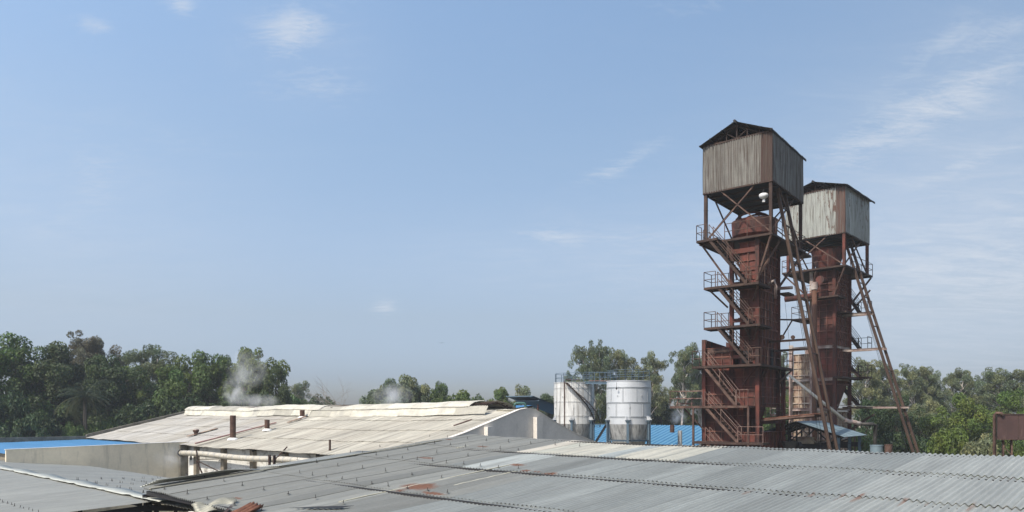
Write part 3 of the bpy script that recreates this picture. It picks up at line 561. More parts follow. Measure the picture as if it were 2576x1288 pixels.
def neck(px1, px2, pt_, pb, Y, lb, r=.09):
    p1 = W(px1, pb+20, Y); p2 = W(px2, pb+20, Y); zt = Z(pt_, Y); t = thing('gooseneck_pipe', V3(p1.x, p1.y, p1.z), lb, 'pipe', 'green goosenecks behind the ridge')
    mb = MB(); w_ = p2.x-p1.x; pts = [p1, V3(p1.x, Y, zt-.16)]+[V3(p1.x+.14*(1-math.cos(a)), Y, zt-.16+.16*math.sin(a)) for a in (.5, 1.0, 1.57)]+[V3(p2.x-.14*(1-math.cos(a)), Y, zt-.16+.16*math.sin(a)) for a in (1.57, 1.0, .5)]+[V3(p2.x, Y, zt-.16), V3(p2.x, Y, p2.z)]
    mb.tube(pts, r, 12); mb.build('pipe_bend', M['green'], t, smooth=True)
    mb = MB(); mb.lathe(V3(p1.x, Y, zt-1.0), [(.0, .42), (.18, .4), (.26, .3), (.26, .22), (.2, .2), (.3, -.3), (.42, -1.6)], 16); mb.build('vessel_neck', M['green'], t, smooth=True)
neck(1294.5, 1322, 1014.5, 1035, 53, 'tall green gooseneck pipe over the factory ridge, beside the grey gable')
neck(1262, 1275, 1020.5, 1036, 53, 'smaller green gooseneck pipe half hidden by the ventilator end')
# ================================================================ storage tanks
def tank(px, halfpx, ptop, pbot, Y, m, lb, clean):
    c = W(px, ptop, Y); cx, cy = c.x, c.y; r = halfpx/F*Y*1.0; zt = c.z; zb = Z(pbot, Y)
    t = thing('storage_tank', V3(cx, cy, 0), lb, 'tank', 'aluminium painted tanks')
    P0 = V3(cx, cy, 0); hgt = zt-zb
    mb = MB(); mb.lathe(P0, [(r*.985, zt-.03), (r, zt), (r+.05, zt+.0), (r+.05, zt-.06), (r, zt-.06), (r, zb)], 64); mb.lathe(P0, [(0, zt-.05), (r*.985, zt-.05)], 64); sh = mb.build('shell', m, t, smooth=False)
    for f in ((.155, .50, .825) if clean else (.13, .46, .80)):
        z = zt-hgt*f; mb = MB(); mb.lathe(P0, [(r, z+.03), (r+.04, z+.03), (r+.04, z-.02), (r+.012, z-.03), (r+.012, z-.06), (r+.03, z-.07), (r+.03, z-.11), (r, z-.11)], 64); mb.build('hoop', M['galv'] if clean else m, t)
    for i in range(22):
        f0, f1 = ((.16, .49) if i % 2 else (.51, .82)); th = i*2*math.pi/22+.3; q = P0+V3(math.cos(th)*(r+.012), math.sin(th)*(r+.012), 0)
        mb.beam(q+UP*(zt-hgt*f0-.12), q+UP*(zt-hgt*f1+.04), .05, .03) if False else None
    mb = MB()
    for i in range(20):
        f0, f1 = ((.155, .50) if i % 2 else (.50, .825)); th = i*2*math.pi/20+.21; q = P0+V3(math.cos(th)*(r+.01), math.sin(th)*(r+.01), 0); s_ = V3(-math.sin(th), math.cos(th), 0)*.05
        for k in (-1, 1): mb.beam(q+s_*k+UP*(zt-hgt*f0-.12), q+s_*k+UP*(zt-hgt*f1+.04), .03, .03)
    mb.build('vertical_seams', M['galv'] if clean else m, t)
    mb = MB()
    for i in range(12): th = i*.55+.2; z = zt-hgt*(.35 if i % 2 else .62); q = P0+V3(math.cos(th)*r, math.sin(th)*r, z); mb.lathe(q, [(.05, 0), (.05, .08), (.01, .09)], 8, V3(math.cos(th), math.sin(th), 0))
    mb.build('sample_nozzles', M['galv'], t)
    mb = MB(); mb.lathe(P0, [(r*.995, zb+.0), (r*.93, zb-.6), (r*.80, zb-1.5), (r*.66, zb-2.3), (.3, zb-3.4), (.3, .6)], 48); mb.build('cone', M['tank_base'], t, smooth=True)
    base = -math.pi/2+math.atan2(-cx, cy)*-1
    for i in range(6):
        th = -math.pi/2-.20+i*math.pi/3; n_ = V3(math.cos(th), math.sin(th), 0); q = P0+n_*(r+.10); s_ = V3(-n_.y, n_.x, 0)
        mb = MB(); mb.ibeam(q+UP*(zb+.18), V3(q.x, q.y, 0), .22, .26, n_, .03)
        g0 = q+UP*(zb+.16); mb.hexa([g0-s_*.16-n_*.15, g0+s_*.16-n_*.15, g0+s_*.16+n_*.2, g0-s_*.16+n_*.2, g0-s_*.30-n_*.2+UP*.35, g0+s_*.30-n_*.2+UP*.35, g0+s_*.30+n_*.28+UP*.35, g0-s_*.30+n_*.28+UP*.35] if False else [g0-s_*.13-n_*.14, g0+s_*.13-n_*.14, g0+s_*.13+n_*.14, g0-s_*.13+n_*.14, g0-s_*.26-n_*.2+UP*.25, g0+s_*.26-n_*.2+UP*.25, g0+s_*.26+n_*.24+UP*.25, g0-s_*.26+n_*.24+UP*.25])
        lg = mb.build('leg', M['blue_steel'], t)
        mb = MB(); mb.col = (1, 1, 1, 1)
        for k in range(4): e = g0+s_*(-.21+.14*k)+UP*.25; mb.prism([e-n_*.1, e+n_*.22, e-n_*.1+UP*.42], s_*.025)
        mb.build('gusset', M['tank_clean'], lg)
    mb = MB()
    ps = [P0+V3(math.cos(-math.pi/2-.20+i*math.pi/3), math.sin(-math.pi/2-.20+i*math.pi/3), 0)*(r+.1)+UP*(zb-1.55) for i in range(6)]
    for i in range(6): mb.ibeam(ps[i], ps[(i+1) % 6], .12, .16)
    mb.build('ring_beam', M['blue_steel'], t)
    return t, P0, r, zt, zb
def rails(mb, pts, zs=(.5, 1.0), r=.025, post=.03, every=1.2, closed=False):
    """posts and rails along a polyline of floor points"""
    P = pts+[pts[0]] if closed else pts
    for (p, q) in zip(P, P[1:]):
        for z in zs: mb.tube([p+UP*z, q+UP*z], r, 6)
        n = max(1, round((q-p).length/every))
        for i in range(n+1): s_ = p.lerp(q, i/n); mb.tube([s_, s_+UP*zs[-1]], post, 6)
tA, PA, rA, ztA, zbA = tank(1444, 50, 963, 1066, 77, M['tank_dirty'], 'dirty silver tank with rust streaks and a curved stair, left of two', False)
tB, PB, rB, ztB, zbB = tank(1581.5, 55, 959, 1067, 71, M['tank_clean'], 'clean bright silver tank with smooth panels, right of two', True)
def ringpts(c, r, z, a0, a1, n): return [c+V3(math.cos(a0+(a1-a0)*i/n)*r, math.sin(a0+(a1-a0)*i/n)*r, z) for i in range(n+1)]
mb = MB(); rails(mb, ringpts(PB, rB-.08, ztB, 0, 2*math.pi, 10)[:-1], (.55, 1.02), .022, .028, 3, True); mb.build('guard_rail', M['blue_steel'], tB)
mb = MB(); rails(mb, ringpts(PA, rA-.08, ztA, .35, 2*math.pi-.35, 9), (.5, .95), .022, .028, 3); mb.build('guard_rail', M['blue_steel'], tA)
mb = MB(); mb.lathe(W(1526+25, 977, 69), [(.0, .22), (.10, .0), (.0, -.18)], 4); pl_ = W(1551, 962, 69); mb.tube([pl_, pl_-UP*.4], .015, 5); mb.build('level_indicator', M['black'], tB)
# spiral stair on the left tank
mb = MB(); ms = MB(); mr_ = MB(); s_pts = []; r_pts = []
for i in range(25):
    f = i/24; th = -math.pi/2-.42+f*2.0; z = ztA-.1-f*4.6; n_ = V3(math.cos(th), math.sin(th), 0); q = PA+n_*rA+UP*z
    sd_ = V3(-n_.y, n_.x, 0); mb.hexa([q-sd_*.13, q+sd_*.13, q+sd_*.13+n_*.62, q-sd_*.13+n_*.62, q-sd_*.13+UP*.03, q+sd_*.13+UP*.03, q+sd_*.13+n_*.62+UP*.03, q-sd_*.13+n_*.62+UP*.03])
    s_pts.append(q+n_*.64); r_pts.append(q+n_*.64+UP*.95)
    if i % 3 == 0: mr_.tube([q+n_*.64, q+n_*.64+UP*.95], .02, 5)
st = mb.build('spiral_stair', M['rust_dark'], tA)
ms.tube(s_pts, .05, 6); ms.tube([p-(p-PA-UP*(p.z-PA.z)).normalized()*.60 for p in s_pts], .05, 6); ms.build('stringer', M['rust_dark'], st)
mr_.tube(r_pts, .025, 6); mr_.build('handrail', M['blue_steel'], st)
mb = MB(); q = PA+V3(-.55*rA, -.87*rA, 0); mb.tube([q+UP*(zbA-1.8), q+UP*(ztA+.1), q+V3(.15, .1, 0)+UP*(ztA+.28), q+V3(1.6, .8, 0)+UP*(ztA+.26)], .05, 8); mb.build('down_pipe', M['rust_rail'], tA)
# walkway between the tanks
wk = thing('tank_walkway', (PA+PB)/2+UP*ztA, 'blue railed walkway bridging the tops of the two silver tanks', 'walkway')
p = PA+(PB-PA).normalized()*(rA-.2)+UP*(ztA+.03); q = PB-(PB-PA).normalized()*(rB-.1)+UP*(ztB-.04); sdv = (q-p).cross(UP).normalized()*.4
mb = MB(); mb.beam(p, q, .85, .06); mb.ibeam(p+sdv-UP*.12, q+sdv-UP*.12, .1, .18); mb.ibeam(p-sdv-UP*.12, q-sdv-UP*.12, .1, .18); mb.build('deck', M['blue_steel'], wk)
for s_ in (1, -1): mb = MB(); rails(mb, [p+sdv*s_, q+sdv*s_], (.5, 1.0), .022, .026, .8); mb.build('handrail', M['blue_steel'], wk)
mb = MB(); mb.tube([p-sdv*.7+UP*.12, q-sdv*.7+UP*.14], .06, 8); mb.build('pipe', M['rust_rail_pale'], wk)
# lower stair and platform between the tanks
c = W(1500, 1066, 76); lt = thing('access_stair', V3(c.x, c.y, 0), 'dark steel stair and landing between the two silver tanks', 'stair')
mb = MB(); fr = Frame((c.x, c.y), (1, 0), (0, 1)); zc = c.z-E
mb.box(fr, -.4, 1.3, -.5, .5, zc-.1, zc); mb.build('landing', M['blue_steel'], lt)
mb = MB(); rails(mb, [fr(-.4, -.5, zc), fr(1.3, -.5, zc)], (.5, 1.0), .022, .026, .8); mb.build('handrail', M['black'], lt)
mb = MB()
for i in range(14):
    q = fr(1.0-.12*i, -.2, zc-.2*(i+1)); mb.beam(q-V3(0, .35, 0), q+V3(0, .35, 0), .2, .04)
mb.beam(fr(1.1, -.55, zc), fr(-.7, -.55, zc-2.9), .05, .16); mb.beam(fr(1.1, .15, zc), fr(-.7, .15, zc-2.9), .05, .16); mb.build('stair_flight', M['black'], lt)
mb = MB()
for x, y in ((-.35, -.45), (1.2, -.45), (1.2, .45), (-.35, .45)): mb.ibeam(fr(x, y, zc-.1), fr(x, y, -E), .12, .12)
mb.build('posts', M['blue_steel'], lt)
# ================================================================ blue shed behind the tanks
c = W(1800, 1071, 85); bs = thing('blue_process_shed', V3(c.x, c.y, 0), 'low shed with a bright blue ribbed roof behind the silver tanks and the red tower', 'building')
mb = MB(); corr(mb, c, -D-UP*.26, RR, UP, 11.5, -2, 24, .34, .05, .34, 6, lambda k, v: (2.0, 1.25, .92) if k % 2 else (.55, .68, .66), None, 0, 3); mb.build('blue_sheets', M['blue_roof'], bs, smooth=True)  # alternating stripe tones paint the ribs' uneven reflection into the sheet colour
mb = MB(); p1 = c-D*11-UP*3.0; mb.box(Frame((p1.x, p1.y), (D.x, D.y), (RR.x, RR.y)), 0, 20, -1.5, 23.5, -E, p1.z-E-.1); mb.build('walls', M['conc'], bs)
for (px, pt_, pb, wd, Y, nm, lb, mm) in [(1691, 1069, 1081, 11, 79, 'roof_stack', 'short dark rusty stack on the blue roof under the grey smoke', 'chimney'), (1710.5, 1083, 1118, 11, 74, 'stub_stack', 'stout grey ribbed stack in front of the blue roof beside the red tower', 'tank_base'), (1611.5, 1063, 1102, 8, 74, 'exhaust_flue', 'slim dark brown flue just right of the clean silver tank', 'chimney')]:
    p = W(px, pb, Y); top = Z(pt_, Y); r_ = wd/F*Y/2; zb_ = p.z-.3
    mb = MB(); pr = [(r_, zb_), (r_, top-.02)]
    for k in range(9): zq = zb_+(top-zb_)*(k+1)/10; pr.insert(-1, (r_, zq)); pr.insert(-1, (r_*1.06, zq+.01)); pr.insert(-1, (r_, zq+.03))
    pr += [(r_*.9, top), (r_*.88, top-.3)]
    if nm != 'roof_stack': pr[0] = (r_, .0)
    mb.lathe(V3(p.x, p.y, 0), pr, 20); tag(mb.build(nm, M[mm], loc=(p.x, p.y, 0 if nm != 'roof_stack' else zb_)), lb, 'chimney')
# ================================================================ kiln towers
class Tower: pass
def stair_flight(fr, parent, a0, z0, a1, z1, b0, b1, m, mr, n=None):
    """from the top (a0,z0) to the foot (a1,z1), width b0..b1"""
    mb = MB()
    for b in (b0, b1): mb.beam(fr(a0, b, z0-.05), fr(a1, b, z1+.0), .05, .17)
    n = n or max(6, round((z0-z1)/.24))
    for i in range(n):
        f = (i+.5)/n; a = a0+(a1-a0)*f; z = z0+(z1-z0)*f; mb.hexa([fr(a-.13, b0, z), fr(a+.13, b0, z), fr(a+.13, b1, z), fr(a-.13, b1, z), fr(a-.13, b0, z+.03), fr(a+.13, b0, z+.03), fr(a+.13, b1, z+.03), fr(a-.13, b1, z+.03)])
    o = mb.build('stair_flight', m, parent)
    mb = MB()
    for b in (b0, b1):
        for hz in (.5, .95): mb.tube([fr(a0, b, z0+hz), fr(a1, b, z1+hz)], .022, 6)
        for f in (0, .5, 1): a = a0+(a1-a0)*f; z = z0+(z1-z0)*f; mb.tube([fr(a, b, z), fr(a, b, z+.95)], .024, 6)
    mb.build('handrail', mr, o)
    return o
def platform(fr, parent, poly, z, m, mr, railsegs, th=.06, hz=(.5, 1.0)):
    mb = MB(); mb.prism([fr(a, b, z-th) for a, b in poly], UP*th)
    n = len(poly)
    for i in range(n):
        p, q = poly[i], poly[(i+1) % n]; mb.beam(fr(p[0], p[1], z-th-.04), fr(q[0], q[1], z-th-.03), .05, .11)
    o = mb.build('platform', m, parent)
    if railsegs:
        mb = MB()
        for seg in railsegs: rails(mb, [fr(a, b, z) for a, b in seg], hz, .022, .026, 1.3)
        mb.build('guard_rail', mr, o)
    return o
def headhouse(fr, parent, la, lb_, zb, zt, m, rise, ov, cf1, cf2, rust1, pitch=.17, so=.12):
    # four clad walls, roof, trusses, floor
    for (o_, Vv, n_, ln, cf, pt2) in [(fr(0, 0, zb), fr.A, -fr.B, la, cf1, pitch), (fr(0, 0, zb), fr.B, -fr.A, lb_, cf2, pitch), (fr(0, lb_, zb), fr.A, fr.B, la, cf1, pitch), (fr(la, 0, zb), fr.B, fr.A, lb_, cf2, pitch)]:
        mb = MB(); corr(mb, o_+n_*.02, UP, Vv, n_, zt-zb, -.02, ln, pt2, pt2*.17, .75, 6, cf, lambda u, v: .012*math.sin(v*2.1+u*1.3), 0, 5, 0, rust1, uvo=(rnd.uniform(0, 50), 0)); mb.build('cladding_wall', m, parent, smooth=True)
    mb = MB()
    for (p, q) in ((fr(0, 0, zt), fr(la, 0, zt)), (fr(0, 0, zt), fr(0, lb_, zt)), (fr(la, 0, zt), fr(la, lb_, zt)), (fr(0, lb_, zt), fr(la, lb_, zt)), (fr(0, 0, zb+.03), fr(la, 0, zb+.03)), (fr(0, 0, zb+.03), fr(0, lb_, zb+.03)), (fr(la, 0, zb+.03), fr(la, lb_, zb+.03)), (fr(0, lb_, zb+.03), fr(la, lb_, zb+.03))): mb.beam(p, q, .1, .1)
    for i in range(1, 5): mb.beam(fr(0, lb_*i/5, zb+.05), fr(la, lb_*i/5, zb+.05), .1, .12)
    mb.build('frame', M['rust_dark'], parent)
    mb = MB(); mb.box(fr, .06, la-.06, .06, lb_-.06, zb+.14, zb+.2); mb.build('floor_plate', M['black'], parent)
    # gable trusses
    mb = MB(); am = la/2; zr = zt+rise
    for k in range(4):
        b = .02+(lb_-.04)*k/3
        for s_ in (0, la):
            mb.beam(fr(s_, b, zt+.1), fr(am, b, zr-.06), .09, .10)
            for f in (.35, .7): a = s_+(am-s_)*f; mb.beam(fr(a, b, zt), fr(a, b, zt+(rise-.12)*f+.06), .06)
            mb.beam(fr(s_+(am-s_)*.35, b, zt+.05), fr(am, b, zr-.15), .05); mb.beam(fr(s_+(am-s_)*.62, b, zt+(rise)*.6), fr(am, b, zt+.03), .05)
        mb.beam(fr(am, b, zt), fr(am, b, zr-.1), .07); mb.beam(fr(0, b, zt+.02), fr(la, b, zt+.02), .08, .08)
    mb.build('roof_truss', M['rust_dark'], parent)
    # roof slopes (flutes run down the slope)
    for s_ in (-1, 1):
        mb = MB(); run = la/2+so; drop = (rise-.02)*(run/(la/2)); Uv = (fr.A*s_*run-UP*drop)/run
        corr(mb, fr(am, -ov, zr), Uv, fr.B, (UP*run+fr.A*s_*drop).normalized(), run, 0, lb_+2*ov, .13, .018, .9, 6, lambda k, v: (.22, .20, .19), lambda u, v: .01*math.sin(v*3), 0, 3, 0, lambda k: (.1, .1), uvo=(3, 3))
        mb.build('roof_slope', M['cabin_sheet'], parent, smooth=True)
        mb = MB()
        for f in (.05, .35, .68, .98): a = am+s_*run*f; z = zr-drop*f-.06; mb.beam(fr(a, -ov-.12, z), fr(a, lb_+ov+.1, z), .06, .08)
        mb.build('roof_purlin', M['black'], parent)
    mb = MB(); mb.tube([fr(am, -ov-.05, zr+.03), fr(am, lb_+ov+.05, zr+.03)], .09, 8); mb.build('ridge_cap', M['black'], parent)
def panelbox(fr, parent, a0, a1, b0, b1, z0, z1, m, name='shaft', na=3, nb=6, dz=.55, rib=.08):
    mb = MB(); mb.box(fr, a0, a1, b0, b1, z0, z1); o = mb.build(name, m, parent)
    mb = MB(); nz = max(1, round((z1-z0)/dz))
    for i in range(nz+1):
        z = z0+(z1-z0)*i/nz; t_ = .09 if i % 4 == 0 else .035
        mb.box(fr, a0-rib, a1+rib, b0-rib, b0-.002, z-t_/2, z+t_/2); mb.box(fr, a0-rib, a0-.002, b0, b1+rib, z-t_/2, z+t_/2); mb.box(fr, a0, a1+rib, b1+.002, b1+rib, z-t_/2, z+t_/2); mb.box(fr, a1+.002, a1+rib, b0, b1, z-t_/2, z+t_/2)
    for i in range(1, na): a = a0+(a1-a0)*i/na; mb.box(fr, a-.02, a+.02, b0-rib+.004, b0-.001, z0, z1); mb.box(fr, a-.015, a+.015, b1+.001, b1+rib-.004, z0, z1)
    for i in range(1, nb): b = b0+(b1-b0)*i/nb; mb.box(fr, a0-rib+.004, a0-.001, b-.02, b+.02, z0, z1); mb.box(fr, a1+.001, a1+rib-.004, b-.015, b+.015, z0, z1)
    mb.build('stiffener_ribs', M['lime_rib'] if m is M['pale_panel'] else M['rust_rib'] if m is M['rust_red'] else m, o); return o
def column(fr, parent, a, b, z0, z1, m, wd=.2, name='column'):
    mb = MB(); mb.ibeam(fr(a, b, z0), fr(a, b, z1), wd, wd, fr.B, .03)
    z = z0+1.0
    while z < z1: mb.beam(fr(a-wd*.6, b, z), fr(a+wd*.6, b, z), wd*1.1, .03); z += 1.3
    mb.build(name, m, parent)
def hoist(fr, parent, b, a0, z0, a1, z1, m, sp):
    for db in (-sp, sp):
        mb = MB(); mb.ibeam(fr(a0, b+db, z0), fr(a1, b+db, z1), .15, .20, fr.A, .03); mb.build('hoist_rail', m, parent)
    n = 16
    for i in range(1, n):
        if not (i < 7 or i % 3 == 0): continue
        f = i/n; mb = MB(); mb.beam(fr(a0+(a1-a0)*f, b-sp, z0+(z1-z0)*f), fr(a0+(a1-a0)*f, b+sp, z0+(z1-z0)*f), .07, .07); mb.build('cross_tie', m, parent)
    mb = MB(); mb.tube([fr(a0+.15, b-.1, z0), fr(a1+.6, b-.1, z1)], .012, 5); mb.tube([fr(a0+.15, b+.1, z0), fr(a1+.9, b+.1, z1)], .012, 5); mb.build('hoist_rope', M['black'], parent)
# ---- tower one
T1 = Frame((16.5, 46.0), (-.784, .621), (.621, .784)); K = thing('kiln_tower', T1(2, 2, -E), 'nearer rust red kiln tower with grey clad top cabin, zigzag stairs and leaning rails', 'tower', 'kiln towers')
def c1(k, v): return (.5, .3, .25) if v < .05 else (.33, .17, .14) if v < 1.05 else (1.25, 1.28, 1.28) if v > 4.2 and v < 4.5 else tone(rnd.choice([.95, 1.05, 1.1]), .02)
def c1b(k, v): return tone(rnd.choice([.9, 1.0, 1.12, .85]), -.02)
headhouse(T1, K, 4.6, 6.33, 14.87, 18.07, M['cabin_sheet'], 1.03, .38, c1, c1b, lambda k: (rnd.choice([.1, .3, .2]), rnd.choice([.0, .1])))
for (a, b) in ((.12, .12), (4.48, .12), (.12, 6.2), (4.48, 6.2)): column(T1, K, a, b, 11.5, 18.0, M['rust_dark'], .2, 'cabin_leg')
mb = MB()
for (p, q) in (((.12, .12), (4.48, .12)), ((.12, 6.2), (4.48, 6.2)), ((4.48, .12), (4.48, 6.2)), ((.12, .12), (.12, 6.2))):
    mb = MB(); mb.beam(T1(*p, 11.7), T1(p[0]+(q[0]-p[0])*.75, p[1]+(q[1]-p[1])*.75, 14.85), .08, .08); mb.beam(T1(*q, 11.7), T1(p[0]+(q[0]-p[0])*.25, p[1]+(q[1]-p[1])*.25, 14.85), .08, .08); mb.build('cross_brace', M['rust_rail'], K)
platform(T1, K, [(-.1, -.3), (-.1, 6.5), (4.75, 6.5), (4.75, -.3)], 11.55, M['rust_dark'], M['rust_rail'], [[(-.1, .4), (-.1, 6.5), (4.75, 6.5), (4.75, .3)], [(3.0, -.3), (.0, -.3)]])
platform(T1, K, [(3.2, -1.1), (3.2, -.31), (4.6, -.31), (4.6, -1.1)], 11.55, M['rust_dark'], M['rust_rail'], [[(3.9, -1.1), (4.6, -1.1), (4.6, -.31)]])
# shaft, columns
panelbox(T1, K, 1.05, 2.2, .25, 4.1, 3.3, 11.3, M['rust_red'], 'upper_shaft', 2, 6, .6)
mb = MB(); 
for (z0, z1) in ((10.6, 10.9), (8.5, 8.75), (6.1, 6.35), (3.7, 3.95)): mb = MB(); mb.box(T1, 1.1, 2.7, .12, .24, z0, z1); mb.build('cross_girder', M['rust_red'], K)
for (a, b) in ((1.0, .2), (2.72, .2), (1.0, 4.15), (2.72, 4.15)): column(T1, K, a, b, -E, 11.4, M['rust_red'], .24)
mb = MB(); mb.lathe(T1(2.0, 2.4, 0), [(.9, 11.3), (1.0, 11.7), (1.45, 12.1), (1.5, 13.1), (1.42, 13.1), (.9, 11.9)], 36); mb.build('top_hopper', M['rust_red'], K, smooth=False)
mb = MB(); mb.tube([T1(2.0, 2.4, 0)+V3(math.cos(t_*math.pi/10)*1.3, .0, 13.0+math.sin(t_*math.pi/10)*.75) for t_ in range(11)], .07, 8); mb.tube([T1(2.0, 3.3, 13)+V3(math.cos(t_*math.pi/10)*1.2, .0, math.sin(t_*math.pi/10)*.8) for t_ in range(11)], .07, 8); mb.build('hopper_hoops', M['rust_red'], K)
# braces from shaft to the top platform
beams('knee_brace', M['rust_rail'], K, [(p, q, .12) for p, q in ((T1(2.75, .1, 8.6), T1(4.6, -.2, 11.4)), (T1(1.0, .1, 8.7), T1(.0, -.2, 11.4)), (T1(1.0, .2, 8.9), T1(.0, 1.5, 11.4)), (T1(1.0, 4.1, 8.7), T1(0, 6.3, 11.4)), (T1(2.75, 4.1, 8.7), T1(4.7, 6.3, 11.4)), (T1(2.3, .05, 8.9), T1(2.9, -.2, 11.4)))])
ZL = [11.55, 8.39, 5.76, 3.25, .63, -1.72]
MR = M['rust_rail']
platform(T1, K, [(.48, -1.1), (.48, 1.1), (1.0, 1.1), (1.0, .1), (4.08, .1), (4.08, -1.1)], 8.39, M['rust_dark'], MR, [[(1.25, -1.1), (.48, -1.1), (.48, 1.1)], [(3.3, -1.1), (4.08, -1.1), (4.08, .1), (2.9, .1)], [(2.9, .1), (1.4, .1)]])
platform(T1, K, [(.40, -1.1), (.40, 1.1), (1.0, 1.1), (1.0, .1), (4.08, .1), (4.08, -1.1)], 5.76, M['rust_dark'], MR, [[(1.1, -1.1), (.40, -1.1), (.40, 1.1)], [(3.3, -1.1), (4.08, -1.1), (4.08, .1), (2.9, .1)], [(2.9, .1), (1.4, .1)]])
platform(T1, K, [(.33, -1.1), (.33, 5.2), (.98, 5.2), (.98, .08), (4.9, .08), (4.9, -1.1)], 3.25, M['rust_dark'], MR, [[(1.1, -1.1), (.33, -1.1), (.33, 5.2), (.98, 5.2)], [(4.2, -1.1), (4.9, -1.1), (4.9, .05)], [(4.0, .05), (1.4, .05)]])
platform(T1, K, [(1.15, -1.1), (1.15, .1), (6.5, .1), (6.5, -1.1)], .63, M['rust_rail'], M['rust_rail_pale'], [[(1.9, -1.1), (1.15, -1.1), (1.15, .05)], [(4.2, -1.1), (6.5, -1.1), (6.5, .1), (4.7, .1)]])
platform(T1, K, [(.2, -1.1), (.2, .1), (4.9, .1), (4.9, -1.1)], -1.72, M['rust_dark'], M['rust_rail_pale'], [[(1.8, -1.1), (.2, -1.1)]])
for (a0, i, a1) in ((3.76, 0, 1.29), (3.17, 1, 1.13), (3.2, 2, 1.13), (4.09, 3, 1.97), (4.06, 4, 1.85), (4.0, 5, 1.6)):
    z1 = ZL[i+1] if i < 5 else -4.3; stair_flight(T1, K, a0, ZL[i], a1, z1, -1.05, -.38, M['rust_dark'] if i < 3 else M['rust_rail'], MR if i < 3 else M['rust_rail_pale'])
# lower bin, opening with hopper, base house
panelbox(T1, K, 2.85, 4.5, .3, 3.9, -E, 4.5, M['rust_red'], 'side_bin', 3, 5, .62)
mb = MB(); mb.prism([T1(2.85, 3.95, 4.5), T1(4.62, 3.95, 4.5), T1(4.62, 3.95, 5.25), T1(2.85, 3.95, 4.55)], T1.B*.06); mb.prism([T1(4.55, .25, 4.5), T1(4.55, 3.95, 4.5), T1(4.55, 3.95, 4.9), T1(4.55, .25, 5.1)], T1.A*.06); mb.build('bin_side_plate', M['rust_red'], K)
mb = MB(); mb.beam(T1(2.85, .28, 4.3), T1(4.4, .28, 4.3), .14, .3); mb.build('bin_top_girder', M['rust_rail'], K)
column(T1, K, 4.62, .2, -E, 5.1, M['rust_red'], .26)
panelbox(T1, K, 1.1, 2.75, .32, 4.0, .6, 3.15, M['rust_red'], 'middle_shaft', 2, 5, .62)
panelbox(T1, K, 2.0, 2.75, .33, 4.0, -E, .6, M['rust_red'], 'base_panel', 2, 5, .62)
mb = MB(); mb.hexa([T1(1.6, 1.6, -.2), T1(2.4, 1.6, -.2), T1(2.4, 2.8, -.2), T1(1.6, 2.8, -.2), T1(1.05, .45, 3.1), T1(2.7, .45, 3.1), T1(2.7, 4.0, 3.1), T1(1.05, 4.0, 3.1)]); mb.build('discharge_hopper', M['rust_red'], K)
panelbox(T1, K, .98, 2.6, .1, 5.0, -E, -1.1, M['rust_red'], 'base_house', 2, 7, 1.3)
column(T1, K, .93, 5.0, -E, 3.1, M['rust_red'], .26); column(T1, K, .93, .05, -E, 3.1, M['rust_red'], .26)
mb = MB(); mb.ibeam(T1(.93, .05, -.35), T1(.93, 5.0, -.35), .2, .4)
beams('portal_brace', M['rust_red'], K, [(T1(.93, .1, 1.9), T1(.93, 1.2, 3.05), .1), (T1(.93, 4.9, 1.9), T1(.93, 3.8, 3.05), .1), (T1(2.0, -.0, 1.9), T1(1.0, -.2, 3.1), .1)])
mb.build('portal_girder', M['rust_red'], K)
mb = MB(); rails(mb, [T1(.93, .3, -.2), T1(.93, 4.8, -.2)], (.5, 1.0), .022, .026, 1.2); mb.build('guard_rail', MR, K)
beams('landing_prop', M['rust_rail'], K, [(T1(a, -1.05, z0), T1(a, -1.05, z1), .12) for a, z0, z1 in ((4.85, -E, .55), (1.15, -E, .55))]+[(p, q, .09) for p, q in ((T1(4.6, -.1, -.9), T1(5.6, -.9, .5)), (T1(1.4, 0, 4.9), T1(1.4, -1.0, 5.6)), (T1(2.9, 0, 7.1), T1(3.8, -.8, 8.2)), (T1(1.2, 0, 7.4), T1(.6, -.9, 8.2)), (T1(1.2, 0, 4.9), T1(.6, -.9, 5.6)), (T1(1.0, 4.1, 2.2), T1(.4, 5.1, 3.1)), (T1(1.0, 1.0, 2.2), T1(.4, .4, 3.1)))])
mb = MB(); mb.box(T1, .965, 1.03, 2.7, 3.1, 3.35, 4.5); mb.box(T1, 1.5, 2.0, .1, .27, 3.4, 4.2); mb.build('hatch', M['black'], K)
# platform clutter: side equipment frame left of level five
mb = MB(); mb.beam(T1(5.0, -.6, .8), T1(6.1, -.6, .8), .1, .1); mb.beam(T1(4.9, -.9, 1.1), T1(6.0, -.9, 1.15), .6, .06); mb.beam(T1(6.1, -1.0, .65), T1(5.9, -1.0, 1.2), .06); mb.beam(T1(5.0, -1.0, .65), T1(4.95, -1.0, 1.2), .06); mb.build('channel_stack', M['rust_rail_pale'], K)
hoist(T1, K, 2.6, .3, 14.9, -3.45, -4.5, M['hoist'], .78)
mb = MB()
for (b, z) in ((2.2, 4.9), (3.0, 4.35)): mb.ibeam(T1(1.0, b, z), T1(-1.55, b, z), .12, .14)
mb.lathe(T1(.1, 2.2, 5.15), [(.001, -.05), (.16, -.05), (.16, .05), (.001, .05)], 14, T1.B); mb.lathe(T1(-.6, 2.2, 5.1), [(.001, -.05), (.13, -.05), (.13, .05), (.001, .05)], 14, T1.B)
mb.build('hoist_strut', M['rust_dark'], K)
mb = MB(); corr(mb, T1(.9, 0, -.22), -T1.A+UP*.10, T1.B, UP, 3.3, .6, 3.4, .13, .02, 1, 6, lambda k, v: (.8, .55, .4), None, 0, 2, 0); mb.build('corrugated_awning', M['rust_bright'], K)
